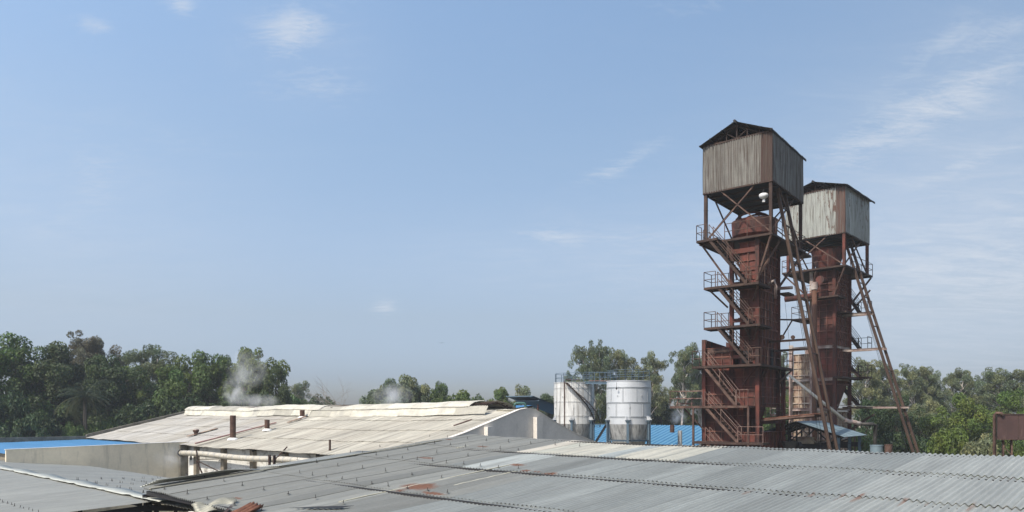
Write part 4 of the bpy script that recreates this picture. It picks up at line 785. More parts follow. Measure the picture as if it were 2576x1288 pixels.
mb = MB(); mb.beam(T1(.9, 3.4, -.32), T1(-2.4, 3.4, .01), .1, .12); mb.beam(T1(.9, .6, -.32), T1(-2.4, .6, .01), .1, .12); mb.build('awning_beam', M['rust_rail'], K)
# cat walk between the towers and its braces
mb = MB(); mb.box(T1, -.1, .9, 6.5, 8.0, 11.35, 11.5); mb.build('side_platform', M['rust_dark'], K)
mb = MB(); mb.box(T1, .3, .95, 4.2, 5.4, 8.3, 8.42); mb.build('side_platform', M['rust_dark'], K)
mb = MB(); mb.tube([T1(.9, 1.9, 8.7), T1(.5, 1.9, 8.9), T1(.4, 1.9, 8.5), T1(.45, 1.9, 7.7)], .10, 10); mb.tube([T1(.9, 3.4, 8.6), T1(-.2, 3.4, 8.55)], .11, 10); mb.build('gas_duct', M['lime_steel'], K, smooth=True)
mb = MB(); mb.tube([T1(.9, 5.1, 8.5), T1(.7, 6.3, 3.0), T1(.7, 6.2, -4)], .01, 5); mb.beam(T1(1.0, 4.3, 6.6), T1(-.2, 5.4, 6.6), .1); mb.beam(T1(1.0, 4.3, 5.0), T1(.3, 5.0, 6.6), .08); mb.build('stay_bracket', M['rust_dark'], K)
# floodlight under the cabin
p = T1(.35, .35, 14.25); p = W(1921, 494, 46.6)
fl_ = thing('floodlight', p, 'white enamel floodlight hanging under the near tower cabin', 'lamp')
mb = MB(); mb.lathe(p+UP*.0, [(.02, .17), (.22, .17), (.28, .12), (.29, .02), (.24, -.08), (.12, -.14), (.02, -.15)], 20); mb.build('lamp_shade', M['white_lamp'], fl_, smooth=True)
mb = MB(); mb.hexa([p+V3(-.08, -.06, -.36), p+V3(.08, -.06, -.36), p+V3(.08, .06, -.36), p+V3(-.08, .06, -.36), p+V3(-.05, -.05, -.18), p+V3(.07, -.05, -.18), p+V3(.07, .05, -.18), p+V3(-.05, .05, -.18)]); mb.build('control_gear', M['white_lamp'], fl_)
mb = MB(); mb.tube([p+UP*.17, p+UP*.5], .03, 6); mb.build('bracket', M['black'], fl_)
# ---- tower two
T2 = Frame((27.1, 59.0), (-.729, .686), (.686, .729)); K2 = thing('kiln_tower', T2(2, 2, -E), 'farther kiln tower with pale flaking cabin, lime stained lower panels and red pipe', 'tower', 'kiln towers')
def c2(k, v): return (.33, .18, .15) if v < .55 else tone(rnd.choice([1.0, 1.1, 1.05]), -.0)
headhouse(T2, K2, 4.85, 5.9, 14.87, 18.7, M['cabin_sheet_pale'], .72, .5, c2, c1b, lambda k: (rnd.choice([.1, .3]), rnd.choice([.1, .35])), .19, .35)
for (a, b) in ((.12, .12), (4.73, .12), (.12, 5.8), (4.73, 5.8)): column(T2, K2, a, b, 12.2, 18.6, M['rust_red'], .22, 'cabin_leg')
mb = MB()
for (p, q) in (((.12, .12), (4.73, .12)), ((4.73, .12), (4.73, 5.8)), ((.12, .12), (.12, 5.8))):
    mb = MB(); mb.beam(T2(*p, 12.3), T2(p[0]+(q[0]-p[0])*.7, p[1]+(q[1]-p[1])*.7, 14.85), .09, .09); mb.beam(T2(*q, 12.3), T2(p[0]+(q[0]-p[0])*.3, p[1]+(q[1]-p[1])*.3, 14.85), .09, .09); mb.build('cross_brace', M['rust_rail'], K2)
platform(T2, K2, [(-.2, -.5), (-.2, 6.2), (5.0, 6.2), (5.0, -.5)], 12.2, M['rust_dark'], MR, [[(-.2, .6), (-.2, 6.2), (5.0, 6.2), (5.0, -.5), (1.2, -.5)]])
mb = MB(); mb.lathe(T2(2.1, 2.0, 0), [(.85, 12.2), (.9, 12.5), (1.35, 14.0), (1.5, 14.1), (1.4, 14.1)], 28); mb.build('top_hopper', M['rust_red'], K2)
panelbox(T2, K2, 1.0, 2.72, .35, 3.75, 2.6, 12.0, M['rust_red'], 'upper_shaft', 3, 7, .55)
panelbox(T2, K2, 1.05, 2.7, .37, 3.7, -E, .3, M['pale_panel'], 'lower_shaft', 3, 6, .55)
for (a, b) in ((.93, .28), (.93, 3.82)): column(T2, K2, a, b, -E, 12.1, M['rust_red'], .26)
for (a, b) in ((2.8, .28), (2.8, 3.82)): column(T2, K2, a, b, -E, 12.1, M['lime_steel'], .26)
mb = MB(); mb.hexa([T2(1.6, 1.4, .2), T2(2.4, 1.4, .2), T2(2.4, 2.6, .2), T2(1.6, 2.6, .2), T2(1.05, .4, 2.8), T2(2.7, .4, 2.8), T2(2.7, 3.7, 2.8), T2(1.05, 3.7, 2.8)]); mb.build('discharge_hopper', M['rust_red'], K2)
panelbox(T2, K2, 3.0, 4.4, .45, 3.8, -E, 5.2, M['pale_panel'], 'side_bin', 3, 5, .6)
column(T2, K2, 4.55, .3, -E, 6.0, M['lime_steel'], .28); column(T2, K2, 4.55, 3.9, -E, 6.0, M['lime_steel'], .28)
for z in (5.7, 3.0, .5, -1.9): mb = MB(); mb.ibeam(T2(.93, .22, z), T2(4.55, .22, z), .16, .24); mb.ibeam(T2(.9, .22, z), T2(.9, 3.8, z), .12, .2); mb.build('band_girder', M['lime_steel'], K2)
beams('knee_brace', M['rust_rail'], K2, [(p, q, .12) for p, q in ((T2(2.8, .2, 9.7), T2(4.9, -.4, 12.0)), (T2(.93, .2, 9.9), T2(-.1, -.4, 12.0)), (T2(.93, 3.8, 9.4), T2(-.1, 6.1, 12.0)), (T2(.95, 3.9, 8.8), T2(-.3, 5.2, 10.8)), (T2(2.8, .2, 10), T2(2.2, -.4, 12.0)), (T2(2.8, 3.8, 9.5), T2(4.9, 6.1, 12.0)))])
platform(T2, K2, [(.24, -.9), (.24, .8), (.9, .8), (.9, .2), (3.15, .2), (3.15, -.9)], 9.75, M['rust_dark'], M['rust_red'], [[(.24, .8), (.24, -.9), (3.15, -.9), (3.15, .2)]])
platform(T2, K2, [(2.9, -.2), (2.9, 3), (4.3, 3), (4.3, -.2)], 8.2, M['rust_dark'], MR, [[(4.3, 3), (4.3, -.2), (2.9, -.2)]])
mb = MB(); mb.lathe(T2(1.75, -.75, 11.15), [(.001, 0), (.34, 0), (.34, .06), (.30, .07), (.30, 1.6)], 24, T2.B); dr = mb.build('flanged_drum', M['rust_red'], K2)
mb = MB()
mb.tube([T2(2.0, -1.25, 10.7), T2(2.0, -1.25, -E)], .20, 16); mb.build('down_pipe', M['rust_bright'], K2, smooth=True)
mb = MB(); mb.tube([T2(1.9, -.8, 9.9), T2(4.6, -.8, 9.85)], .24, 14); mb.build('side_duct', M['rust_red'], K2, smooth=True)
mb = MB(); mb.tube([T2(2.0, -1.25, 10.3), T2(2.0, -1.25, 10.9)], .26, 14); mb.build('valve_collar', M['lime_steel'], K2)
# platforms and flights on the right hand (far) side
lv = [(12.2, 0), (8.8, 0), (5.7, 0), (3.3, 0), (.7, 0)]
for z in (8.8, 5.7, 3.3):
    platform(T2, K2, [(-.5, 3.95), (-.5, 5.0), (2.8, 5.0), (2.8, 3.95)], z, M['rust_dark'], M['black'], [[(-.5, 3.95), (-.5, 5.0), (2.8, 5.0)]])
for (z0, z1) in ((12.2, 8.8), (8.8, 5.7), (5.7, 3.3), (3.3, .7)): stair_flight(T2, K2, 2.4, z0, .3, z1, 4.2, 4.85, M['rust_dark'], M['black'])
platform(T2, K2, [(.2, -.3), (.2, 5.0), (.85, 5.0), (.85, -.3)], 3.2, M['rust_dark'], M['rust_red'], [[(.2, -.3), (.2, 5.0)]])
platform(T2, K2, [(.1, .5), (.1, 2.6), (.85, 2.6), (.85, .5)], 8.6, M['rust_dark'], MR, [])
platform(T2, K2, [(4.7, .3), (4.7, 3), (6.6, 3), (6.6, .3)], 2.5, M['rust_dark'], M['lime_steel'], [[(4.7, .3), (6.6, .3), (6.6, 3)]])
platform(T2, K2, [(4.7, .3), (4.7, 3), (6.4, 3), (6.4, .3)], .1, M['rust_dark'], M['lime_steel'], [[(4.7, .3), (6.4, .3), (6.4, 3)]])
hoist(T2, K2, 2.3, .6, 14.7, -5.2, -5.0, M['hoist'], .66)
mb = MB()
for z, e in ((8.4, -1.3), (5.45, -2.35), (.65, -4.0)):
    for b in (2.0, 2.7): mb = MB(); mb.ibeam(T2(.9, b, z), T2(e, b, z), .12, .16); mb.build('hoist_strut', M['lime_steel'], K2)
mb = MB(); corr(mb, T2(.9, 0, .85), -T2.A-UP*.05, T2.B, UP, 2.4, .6, 2.6, .13, .02, 1, 6, lambda k, v: (3, 3, 2.7), None, 0, 2, 0); mb.build('bent_awning', M['cabin_sheet'], K2)
mb = MB(); mb.beam(T2(.9, 2.0, -1.8), T2(-1.6, 2.0, .1), .12); mb.beam(T2(.9, 2.6, -1.5), T2(-1.0, 2.6, -.1), .08); mb.build('awning_prop', M['rust_dark'], K2)
# cream duct crossing in front of the far tower
ds = thing('diagonal_duct', W(2050, 1000, 56)-UP*3, 'cream dusted duct slanting down across the lower far tower', 'duct')
mb = MB(); mb.tube([W(1985, 944, 57), W(2124, 1056, 55)], .10, 14, .13); mb.build('slanting_duct', M['lagging'], ds, smooth=True)
mb = MB(); mb.tube([W(2124, 1056, 55), W(2135, 1060, 55), W(2150, 1062, 55), W(2165, 1067, 55)], .16, 14); mb.build('bend', M['lime_steel'], ds, smooth=True)
mb = MB(); mb.tube([W(2165, 1067, 55), W(2195, 1066, 55), W(2203, 1069, 55), W(2201, 1100, 55), W(2201, 1150, 55)], .13, 12); mb.build('black_pipe', M['bolt'], ds, smooth=True)
mb = MB(); mb.tube([W(1990, 948, 57.3), W(1990, 1200, 57.3)], .05, 6); mb.tube([W(2150, 1066, 55.2), W(2150, 1200, 55.2)], .06, 6); mb.build('support_post', M['rust_dark'], ds)
# ================================================================ skip shed between the towers
pk = W(2003.6, 1060, 50); e_ = Vector((.784, -.621, 0)); b_ = Vector((.621, .784, 0)); sh = thing('skip_shed', V3(pk.x, pk.y, 0), 'small open shed with a slate blue gable roof and black trusses between the kiln towers', 'shed')
for s_, ln in ((1, 3.1), (-1, 2.5)):
    mb = MB(); corr(mb, pk, e_*s_-UP*.33, b_, UP, ln, -.2, 6.3, .2, .02, 1, 6, lambda k, v: tone(1, 0, .05), None, 0, 3); mb.build('roof_slope', M['slate'], sh, smooth=True)
mb = MB()
for k in range(3):
    q = pk+b_*(.05+k*2.9)-UP*.1
    for s_ in (1, -1):
        mb.beam(q, q+e_*s_*2.8-UP*.93, .12, .14); mb.beam(q+e_*s_*1.4-UP*.5, q+e_*s_*1.4-UP*1.5, .09); mb.beam(q-UP*.1, q+e_*s_*1.4-UP*1.45, .08); mb.beam(q+e_*s_*1.4-UP*1.45, q+e_*s_*2.6-UP*.9, .08)
    mb.beam(q-UP*.1, q-UP*1.5, .09); mb.ibeam(q-e_*2.8-UP*1.6, q+e_*2.8-UP*1.6, .2, .34)
mb.build('trusses', M['black'], sh)
for s_ in (1, -1):
    for k in range(3): q = pk+b_*(.1+k*2.85)+e_*s_*2.7-UP*1.0; mb = MB(); mb.ibeam(q, V3(q.x, q.y, 0), .18, .18); mb.build('post', M['blue_steel'] if s_ > 0 else M['black'], sh)
q = W(1987, 1117, 48); sk = thing('loading_skip', q-UP*.6, 'black sheet steel skip bucket hanging on a frame beside the base of the near tower', 'skip')
mb = MB(); mb.hexa([q+V3(-.3, -.3, -.3), q+V3(.2, -.3, -.3), q+V3(.2, .3, -.3), q+V3(-.3, .3, -.3), q+V3(-.5, -.35, .18), q+V3(.4, -.35, .18), q+V3(.4, .35, .18), q+V3(-.5, .35, .18)]); mb.build('bucket', M['bolt'], sk)
mb = MB(); mb.beam(q+V3(-.1, 0, .15), q+V3(-.15, 0, 1.5), .07); mb.beam(q+V3(.05, 0, .15), q+V3(0, 0, 1.5), .05); mb.build('hanger', M['navy'], sk)
mb = MB(); mb.lathe(q+V3(.4, -.3, -.05), [(.001, 0), (.2, 0), (.2, .2), (.001, .2)], 18, (1, 0, 0)); mb.build('wheel', M['black'], sk)
for (px, pt_, wd, Y, lb, nm, mm) in [(2025, 1101, 44, 52, 'pale cylindrical cement drum under the slate blue shed roof', 'cement_drum', 'lime_steel'), (2235, 1121, 18, 40, 'small open rusty drum just above the roof ridge', 'rusty_drum', 'rust_rail'), (2205, 1122, 30, 40.5, 'small pale green tub beside the rusty drum above the ridge', 'green_tub', 'slate')]:
    p = W(px, pt_, Y); r_ = wd/F*Y/2; mb = MB(); mb.ats = True; mb.lathe(V3(p.x, p.y, 0), [(r_, 0), (r_, p.z*.6), (r_*1.03, p.z*.61), (r_, p.z*.63), (r_, p.z), (r_*1.06, p.z+.01), (r_*1.06, p.z+.06), (r_*.92, p.z+.06), (r_*.92, p.z-.3)], 28); tag(mb.build(nm, M[mm], loc=(p.x, p.y, 0)), lb, 'drum' if 'drum' in nm else 'tub')
# ================================================================ steel tank on legs at far right
p = W(2509, 1042, 46); wt = thing('elevated_bin', V3(p.x+2, p.y+1.5, 0), 'dark brown rectangular steel tank on lattice legs at the right edge', 'tank')
fr = Frame((p.x, p.y), (.84, -.5426), (.5426, .84)); z1 = p.z-E; z0 = (HY-1105)/F*46
mb = MB(); mb.box(fr, 0, 4.4, 0, 3.0, z0, z1); tk = mb.build('bin_body', mat('dark_brown_tank_steel', (.06, .030, .026), .6, .2, .2, .6, dark=(.045, .022, .02), streak=((4, 4, .4), (.14, .09, .075), .58, .85)), wt)
mb = MB()
for z in (z0, z1): mb.box(fr, -.05, 4.45, -.05, 3.05, z-.03, z+.03)
for x in (1.1, 2.2, 3.3): mb.box(fr, x-.02, x+.02, -.03, -.002, z0, z1)
mb.build('rim_angle', M['rust_dark'], tk)
mb = MB(); mb.tube([fr(-.15, -.1, -E), fr(-.15, -.1, z1-.05), fr(-.05, -.1, z1+.08), fr(.2, -.1, z1+.06), fr(.3, -.1, z1-.1)], .10, 10); mb.build('overflow_pipe', M['rust_rail'], wt, smooth=True)
for (x, y) in ((.55, .3), (3.9, .3), (.55, 2.7), (3.9, 2.7)):
    mb = MB()
    for dx in (-.22, .22): mb.beam(fr(x+dx, y, -E), fr(x+dx, y, z0-.03), .09)
    for i in range(14): za = -E+i*(z0+E)/14; zb2 = -E+(i+1)*(z0+E)/14; s2 = .22 if i % 2 else -.22; mb.beam(fr(x-s2, y, za), fr(x+s2, y, zb2), .035)
    mb.build('lattice_leg', M['rust_rail'], wt)
mb = MB(); mb.lathe(fr(1.9, 1.5, z0-.4), [(.35, -.2), (.35, .36)], 14); mb.tube([fr(1.9, 1.5, z0-.4), fr(1.9, 1.5, -E)], .08, 8); mb.build('outlet', M['black'], wt)
# ================================================================ trees
def leafcloud(rg, centres, leaf, nleaf, droop=0.0, flat=.75):
    """centres: (x,y,z,r); many small leaf faces spread through each clump"""
    vs = []; fs = []; cs = []
    for (cx, cy, cz, r) in centres:
        sh_ = rg.uniform(.75, 1.25); hue = rg.uniform(-.1, .14)
        for _ in range(int(nleaf*(r*r)/1.0)):
            while True:
                x, y, z = rg.uniform(-1, 1), rg.uniform(-1, 1), rg.uniform(-1, 1); q = x*x+y*y+z*z
                if .12 < q < 1 and rg.random() < q+.15: break
            p = Vector((cx+x*r, cy+y*r, cz+z*r*flat)); nrm_ = Vector((x*.7+rg.gauss(0, .45), y*.7+rg.gauss(0, .45), z*.8+.45+rg.gauss(0, .4))).normalized()
            t = nrm_.cross(Vector((rg.gauss(0, 1), rg.gauss(0, 1), rg.gauss(0, 1)))).normalized()
            if droop: t = (t-UP*droop).normalized(); nrm_ = t.cross(Vector((rg.gauss(0, 1), rg.gauss(0, 1), .1))).normalized()
            s_ = nrm_.cross(t); ln = leaf*rg.uniform(.6, 1.3); wd = ln*rg.uniform(.35, .55)*(0.6 if droop else 1)
            i = len(vs); vs += [tuple(p-t*ln*.5), tuple(p+s_*wd*.5), tuple(p+t*ln*.5+nrm_*ln*-.12), tuple(p-s_*wd*.5)]; fs.append((i, i+1, i+2, i+3))
            k = sh_*rg.uniform(.7, 1.35); cs += [(k*(1+hue), k, k*(1-hue), 1)]*4
    return vs, fs, cs
def mk(name, vs, fs, cs, m):
    me = bpy.data.meshes.new(name); me.from_pydata(vs, [], fs)
    if cs: at = me.color_attributes.new("Col", 'FLOAT_COLOR', 'POINT'); at.data.foreach_set("color", [k for c in cs for k in c])
    me.materials.append(m); return me
def tree_template(seed, H, Wd, kind):
    """returns (trunk mesh builder data, crown data); height H, crown width Wd"""
    rg = random.Random(seed); mb = MB(); cen = []
    if kind == 'broad':
        z0 = H*.28; lean = Vector((rg.uniform(-.06, .06)*H, rg.uniform(-.06, .06)*H, 0)); top = Vector((0, 0, H*.62))+lean
        mb.tube([V3(0, 0, 0), V3(0, 0, z0)+lean*.3, Vector((0, 0, H*.45))+lean*.7, top], H*.026, 8, H*.009)
        for i in range(11):
            th = i*2.4+rg.uniform(-.3, .3); f = .25+.75*rg.random(); st = V3(0, 0, z0+(H*.3)*rg.random())+lean*.5; ez = H*(.38+.50*rg.random()); rd = Wd*.5*(.35+.55*rg.random())*(1.15-.55*max(0, (ez/H-.45))/.5)
            en = Vector((math.cos(th)*rd, math.sin(th)*rd, ez)); mid = st.lerp(en, .5)+Vector((rg.uniform(-.3, .3), rg.uniform(-.3, .3), -.3)); mb.tube([st, mid, en], H*.010, 6, H*.004)
            for j in range(5):
                e2 = en+Vector((rg.gauss(0, 1), rg.gauss(0, 1), rg.gauss(0, .7)))*Wd*.11; mb.tube([mid.lerp(en, .7), e2], H*.004, 4, H*.0015, cap=False); cen.append((*e2, Wd*rg.uniform(.07, .125)))
        for i in range(14): th = rg.uniform(0, 6.28); ez = H*(.55+.42*rg.random()); rd = Wd*.38*math.sqrt(rg.random())*(1.25-ez/H); e2 = Vector((math.cos(th)*rd, math.sin(th)*rd, ez)); cen.append((*e2, Wd*rg.uniform(.08, .12))); mb.tube([top*.8, e2], H*.005, 4, H*.0015, cap=False)
        for i in range(16): th = rg.uniform(0, 6.28); ez = H*(.24+.35*rg.random()); rd = Wd*.46*(.6+.4*rg.random()); cen.append((math.cos(th)*rd, math.sin(th)*rd, ez, Wd*rg.uniform(.08, .13)))
        vs, fs, cs = leafcloud(rg, [(x, y, z, r) for x, y, z, r in cen], .36, 270, 0)
    elif kind == 'euc':
        z0 = H*.35; k = rg.choice([2, 3])
        for s_ in range(k):
            th = rg.uniform(0, 6.28); tip = Vector((math.cos(th)*Wd*.22, math.sin(th)*Wd*.22, H*rg.uniform(.84, .95))); b0 = V3(rg.uniform(-.1, .1), rg.uniform(-.1, .1), 0)
            path = [b0, V3(b0.x, b0.y, z0*.8)+Vector((rg.uniform(-.2, .2), 0, 0)), Vector((0, 0, z0)).lerp(tip, .35)+Vector((rg.uniform(-.3, .3), rg.uniform(-.3, .3), 0)), Vector((0, 0, z0)).lerp(tip, .7), tip]; mb.tube(path, H*.014, 7, H*.003)
            for i in range(16):
                f = .25+.75*i/15; p = Vector((0, 0, z0)).lerp(tip, f); th2 = i*2.4+s_; ln = Wd*.36*(1.15-f*.75)*rg.uniform(.6, 1.15); en = p+Vector((math.cos(th2)*ln, math.sin(th2)*ln, ln*.75)); mb.tube([p-UP*.4, p.lerp(en, .5)-UP*.05, en], H*.0055, 5, H*.002, cap=False)
                for j in range(3): e2 = en+Vector((rg.gauss(0, 1), rg.gauss(0, 1), rg.gauss(0, .8)))*Wd*.07; cen.append((*e2, Wd*rg.uniform(.055, .10)))
            cen.append((*tip, Wd*.08))
        vs, fs, cs = leafcloud(rg, cen, .33, 500, .7, .95)
    elif kind == 'bush':
        mb.tube([V3(0, 0, 0), V3(0, 0, H*.5)], H*.02, 6, H*.01)
        for i in range(60): th = rg.uniform(0, 6.28); ez = H*(.08+.86*rg.random()**.8); rd = Wd*.5*math.sqrt(max(.03, 1-(ez/H)**2))*rg.uniform(.45, 1); cen.append((math.cos(th)*rd, math.sin(th)*rd, ez, Wd*rg.uniform(.07, .12)))
        for i in range(12): e2 = Vector(cen[i*4][:3]); mb.tube([V3(0, 0, H*.2), e2], H*.006, 4, H*.002, cap=False)
        vs, fs, cs = leafcloud(rg, cen, .36, 300, 0)
    return mb, vs, fs, cs
TEMPL = {}
def get_t(kind, idx, leafk):
    H = {'broad': 12, 'euc': 16, 'bush': 5}[kind]; Wd = {'broad': 10, 'euc': 7, 'bush': 7}[kind]
    key = (kind, idx)
    if key not in TEMPL:
        mb, vs, fs, cs = tree_template(100+idx*17+len(kind), H, Wd, kind)
        tm = bpy.data.meshes.new('trunk'); tm.from_pydata(mb.v, [], mb.f); tm.polygons.foreach_set("use_smooth", [True]*len(tm.polygons))
        TEMPL[key] = (tm, (vs, fs, cs), {}, {}, H, Wd)
    tm, dat, cache, tcache, H, Wd = TEMPL[key]
    if leafk not in cache:
        cache[leafk] = mk('crown', *dat, M[leafk]); t2 = tm.copy(); t2.materials.append(M['bark_pale'] if kind == 'euc' and leafk == 'leaf_euc' else M['bark']); tcache[leafk] = t2
    return tcache[leafk], cache[leafk], H, Wd
def tree(kind, idx, leafk, px, ptop, wpx, Y, label, group='trees behind the factory', nm=None):
    tm, cm, H, Wd = get_t(kind, idx, leafk); ht = Z(ptop, Y); wd = wpx/F*Y*1.22
    x = (px-CX)/F*Y; sx = wd/Wd; sz = ht/H
    o = thing(nm or {'broad': 'broadleaf_tree', 'euc': 'eucalyptus_tree', 'bush': 'bush'}[kind], V3(x, Y, 0), label, 'tree' if kind != 'bush' else 'bush', group)
    o.scale = (sx, sx, sz); o.rotation_euler = (0, 0, rnd.uniform(0, 6.28))
    for nm_, me in (('trunk', tm), ('crown', cm)): c = bpy.data.objects.new(nm_, me); COL.objects.link(c); c.parent = o
    return o
TREES = [
 ('broad', 0, 'leaf_broad', 35, 846, 190, 84, 'tall bright green large leaved tree at the left edge'),
 ('broad', 1, 'leaf_dark', 150, 866, 200, 86, 'very dark dense tree behind the palm'),
 ('broad', 2, 'leaf_dark', 245, 900, 150, 88, 'dark tree just right of the palm with a lower top'),
 ('euc', 0, 'leaf_brown', 222, 848, 120, 104, 'brownish loose topped tree rising above the dark tree'),
 ('euc', 1, 'leaf_brown', 292, 892, 60, 106, 'small brownish tree top right of the larger brown crown'),
 ('broad', 3, 'leaf_broad', 338, 918, 140, 92, 'mid green tree filling the dip left of the tall fine leaved tree'),
 ('euc', 2, 'leaf_euc', 400, 862, 150, 98, 'tall fine leaved tree with a pointed double top, left of the smoke'),
 ('broad', 1, 'leaf_broad', 440, 925, 150, 90, 'mid green bushy tree in front of the tall fine leaved tree'),
 ('broad', 0, 'leaf_broad', 515, 890, 150, 94, 'spreading green tree above the left end of the ventilator'),
 ('broad', 2, 'leaf_broad', 622, 882, 135, 93, 'tall green tree directly behind the rising white smoke'),
 ('broad', 3, 'leaf_dark', 690, 920, 110, 90, 'dark tree right of the smoke with a sloping right side'),
 ('euc', 3, 'leaf_euc', 742, 966, 65, 140, 'small distant grey green tree beyond the dark tree'),
 ('broad', 2, 'leaf_broad', 568, 900, 120, 95, 'rounded green tree just left of the rising smoke'),
 ('bush', 0, 'leaf_broad', 730, 995, 120, 110, 'low green bush behind the ventilator, left of the bare tree'),
 ('bush', 1, 'leaf_dark', 800, 995, 120, 112, 'low dark bush just left of the bare tree'),
 ('broad', 0, 'leaf_euc', 972, 958, 125, 96, 'round green tree at the left of the middle clump'),
 ('broad', 2, 'leaf_euc', 1035, 950, 105, 95, 'highest tree of the middle clump above the ventilator'),
 ('broad', 3, 'leaf_broad', 1103, 961, 88, 95, 'narrow green tree at the right of the middle clump'),
 ('bush', 0, 'leaf_broad', 1148, 984, 130, 95, 'low rounded bush at the right foot of the middle clump'),
 ('broad', 1, 'leaf_broad', 1000, 968, 100, 98, 'darker tree at the heart of the middle clump'),
 ('bush', 0, 'leaf_dark', 945, 985, 90, 97, 'low bush at the left foot of the middle clump'),
 ('bush', 1, 'leaf_dark', 1070, 975, 130, 97, 'broad bush low between the two taller crowns of the middle clump'),
 ('bush', 1, 'leaf_broad', 1205, 996, 80, 100, 'tiny bush top between the middle clump and the canopy'),
 ('broad', 1, 'leaf_broad', 1268, 978, 90, 100, 'small green tree left of the dark blue canopy'),
 ('broad', 3, 'leaf_euc', 1312, 968, 90, 102, 'small olive tree behind the dark blue canopy'),
 ('broad', 2, 'leaf_dark', 1385, 996, 85, 104, 'low dark tree touching the left silver tank'),
 ('euc', 3, 'leaf_euc', 1440, 944, 45, 125, 'small tree seen through the rails of the left silver tank'),
 ('euc', 0, 'leaf_euc', 1488, 868, 88, 105, 'tall open eucalyptus behind the gap between the tanks'),
 ('euc', 1, 'leaf_euc', 1556, 880, 82, 108, 'eucalyptus behind the clean silver tank, left of a twin'),
 ('euc', 2, 'leaf_euc', 1628, 880, 95, 106, 'wide topped eucalyptus just right of the clean silver tank'),
 ('euc', 3, 'leaf_euc', 1712, 876, 92, 104, 'eucalyptus with a forked white trunk left of the red tower'),
 ('euc', 0, 'leaf_euc', 1762, 896, 60, 108, 'eucalyptus half hidden by the left edge of the red tower'),
 ('broad', 0, 'leaf_broad', 1510, 985, 80, 112, 'green tree low between the two silver tanks'),
 ('broad', 2, 'leaf_dark', 1600, 980, 100, 112, 'dark low tree behind the clean silver tank'),
 ('broad', 1, 'leaf_dark', 1672, 1000, 100, 112, 'dark low tree behind the thin grey smoke'),
 ('broad', 3, 'leaf_broad', 1745, 990, 90, 112, 'low green tree beside the red tower landing'),
 ('euc', 2, 'leaf_euc', 1972, 878, 60, 104, 'eucalyptus seen in the gap between the two towers'),
 ('broad', 1, 'leaf_broad', 1935, 980, 80, 92, 'green tree seen through the portal of the near tower'),
 ('broad', 3, 'leaf_broad', 1990, 990, 70, 93, 'low green tree between the towers'),
 ('euc', 1, 'leaf_euc', 2165, 905, 95, 96, 'eucalyptus just right of the far tower'),
 ('euc', 3, 'leaf_euc', 2232, 925, 95, 98, 'eucalyptus behind the far hoist rails'),
 ('euc', 0, 'leaf_euc', 2308, 922, 85, 104, 'highest eucalyptus right of the far hoist rails'),
 ('euc', 2, 'leaf_euc', 2355, 928, 80, 106, 'eucalyptus second right of the far hoist rails'),
 ('euc', 1, 'leaf_euc', 2400, 930, 80, 108, 'eucalyptus with twin tops in the right hand group'),
 ('euc', 3, 'leaf_euc', 2462, 948, 90, 110, 'lower eucalyptus in the right hand group'),
 ('euc', 0, 'leaf_euc', 2545, 930, 120, 100, 'broad eucalyptus at the right edge behind the brown tank'),
 ('broad', 2, 'leaf_dark', 2185, 1010, 100, 82, 'dark tree low behind the black pipe'),
 ('broad', 0, 'leaf_dark', 2262, 1000, 110, 80, 'dark glossy tree at the foot of the far hoist rails'),
 ('broad', 1, 'leaf_euc', 2330, 1010, 90, 86, 'dull green tree between the hoist rails and the lime green tree'),
 ('broad', 0, 'leaf_lime', 2425, 995, 125, 74, 'lime green leafy tree left of the brown tank'),
 ('broad', 3, 'leaf_lime', 2545, 980, 130, 78, 'yellow green tree behind the brown tank'),
 ('bush', 1, 'leaf_lime', 2390, 1075, 110, 60, 'lime green bush above the roof ridge'),
 ('bush', 0, 'leaf_euc', 2470, 1095, 100, 56, 'dull green bush left of the brown tank legs'),
 ('bush', 0, 'leaf_broad', 2560, 1100, 90, 60, 'green bush seen under the brown tank'),
 ('bush', 1, 'leaf_broad', 2150, 1085, 80, 70, 'green bush behind the slate blue shed'),
 ('bush', 0, 'leaf_dark', 2290, 1090, 120, 66, 'dark bush behind the foot of the hoist rails'),
 ('bush', 1, 'leaf_dark', 20, 985, 130, 78, 'dark bush at the left edge below the bright tree'),
 ('bush', 0, 'leaf_dark', 95, 1035, 120, 77, 'low dark bush above the blue roof'),
 ('bush', 1, 'leaf_broad', 190, 1065, 80, 78, 'light green bush at the left end of the limed roof'),
 ('bush', 0, 'leaf_broad', 262, 1052, 90, 80, 'green bush above the sloping parapet of the limed roof'),
 ('bush', 1, 'leaf_dark', 350, 1010, 130, 86, 'dark undergrowth right of the palm above the parapet'),
 ('bush', 0, 'leaf_dark', 470, 990, 140, 88, 'dark undergrowth above the left end of the ventilator'),
 ('bush', 1, 'leaf_dark', 590, 990, 150, 88, 'dark undergrowth behind the base of the smoke'),
]
for t_ in TREES: tree(*t_)
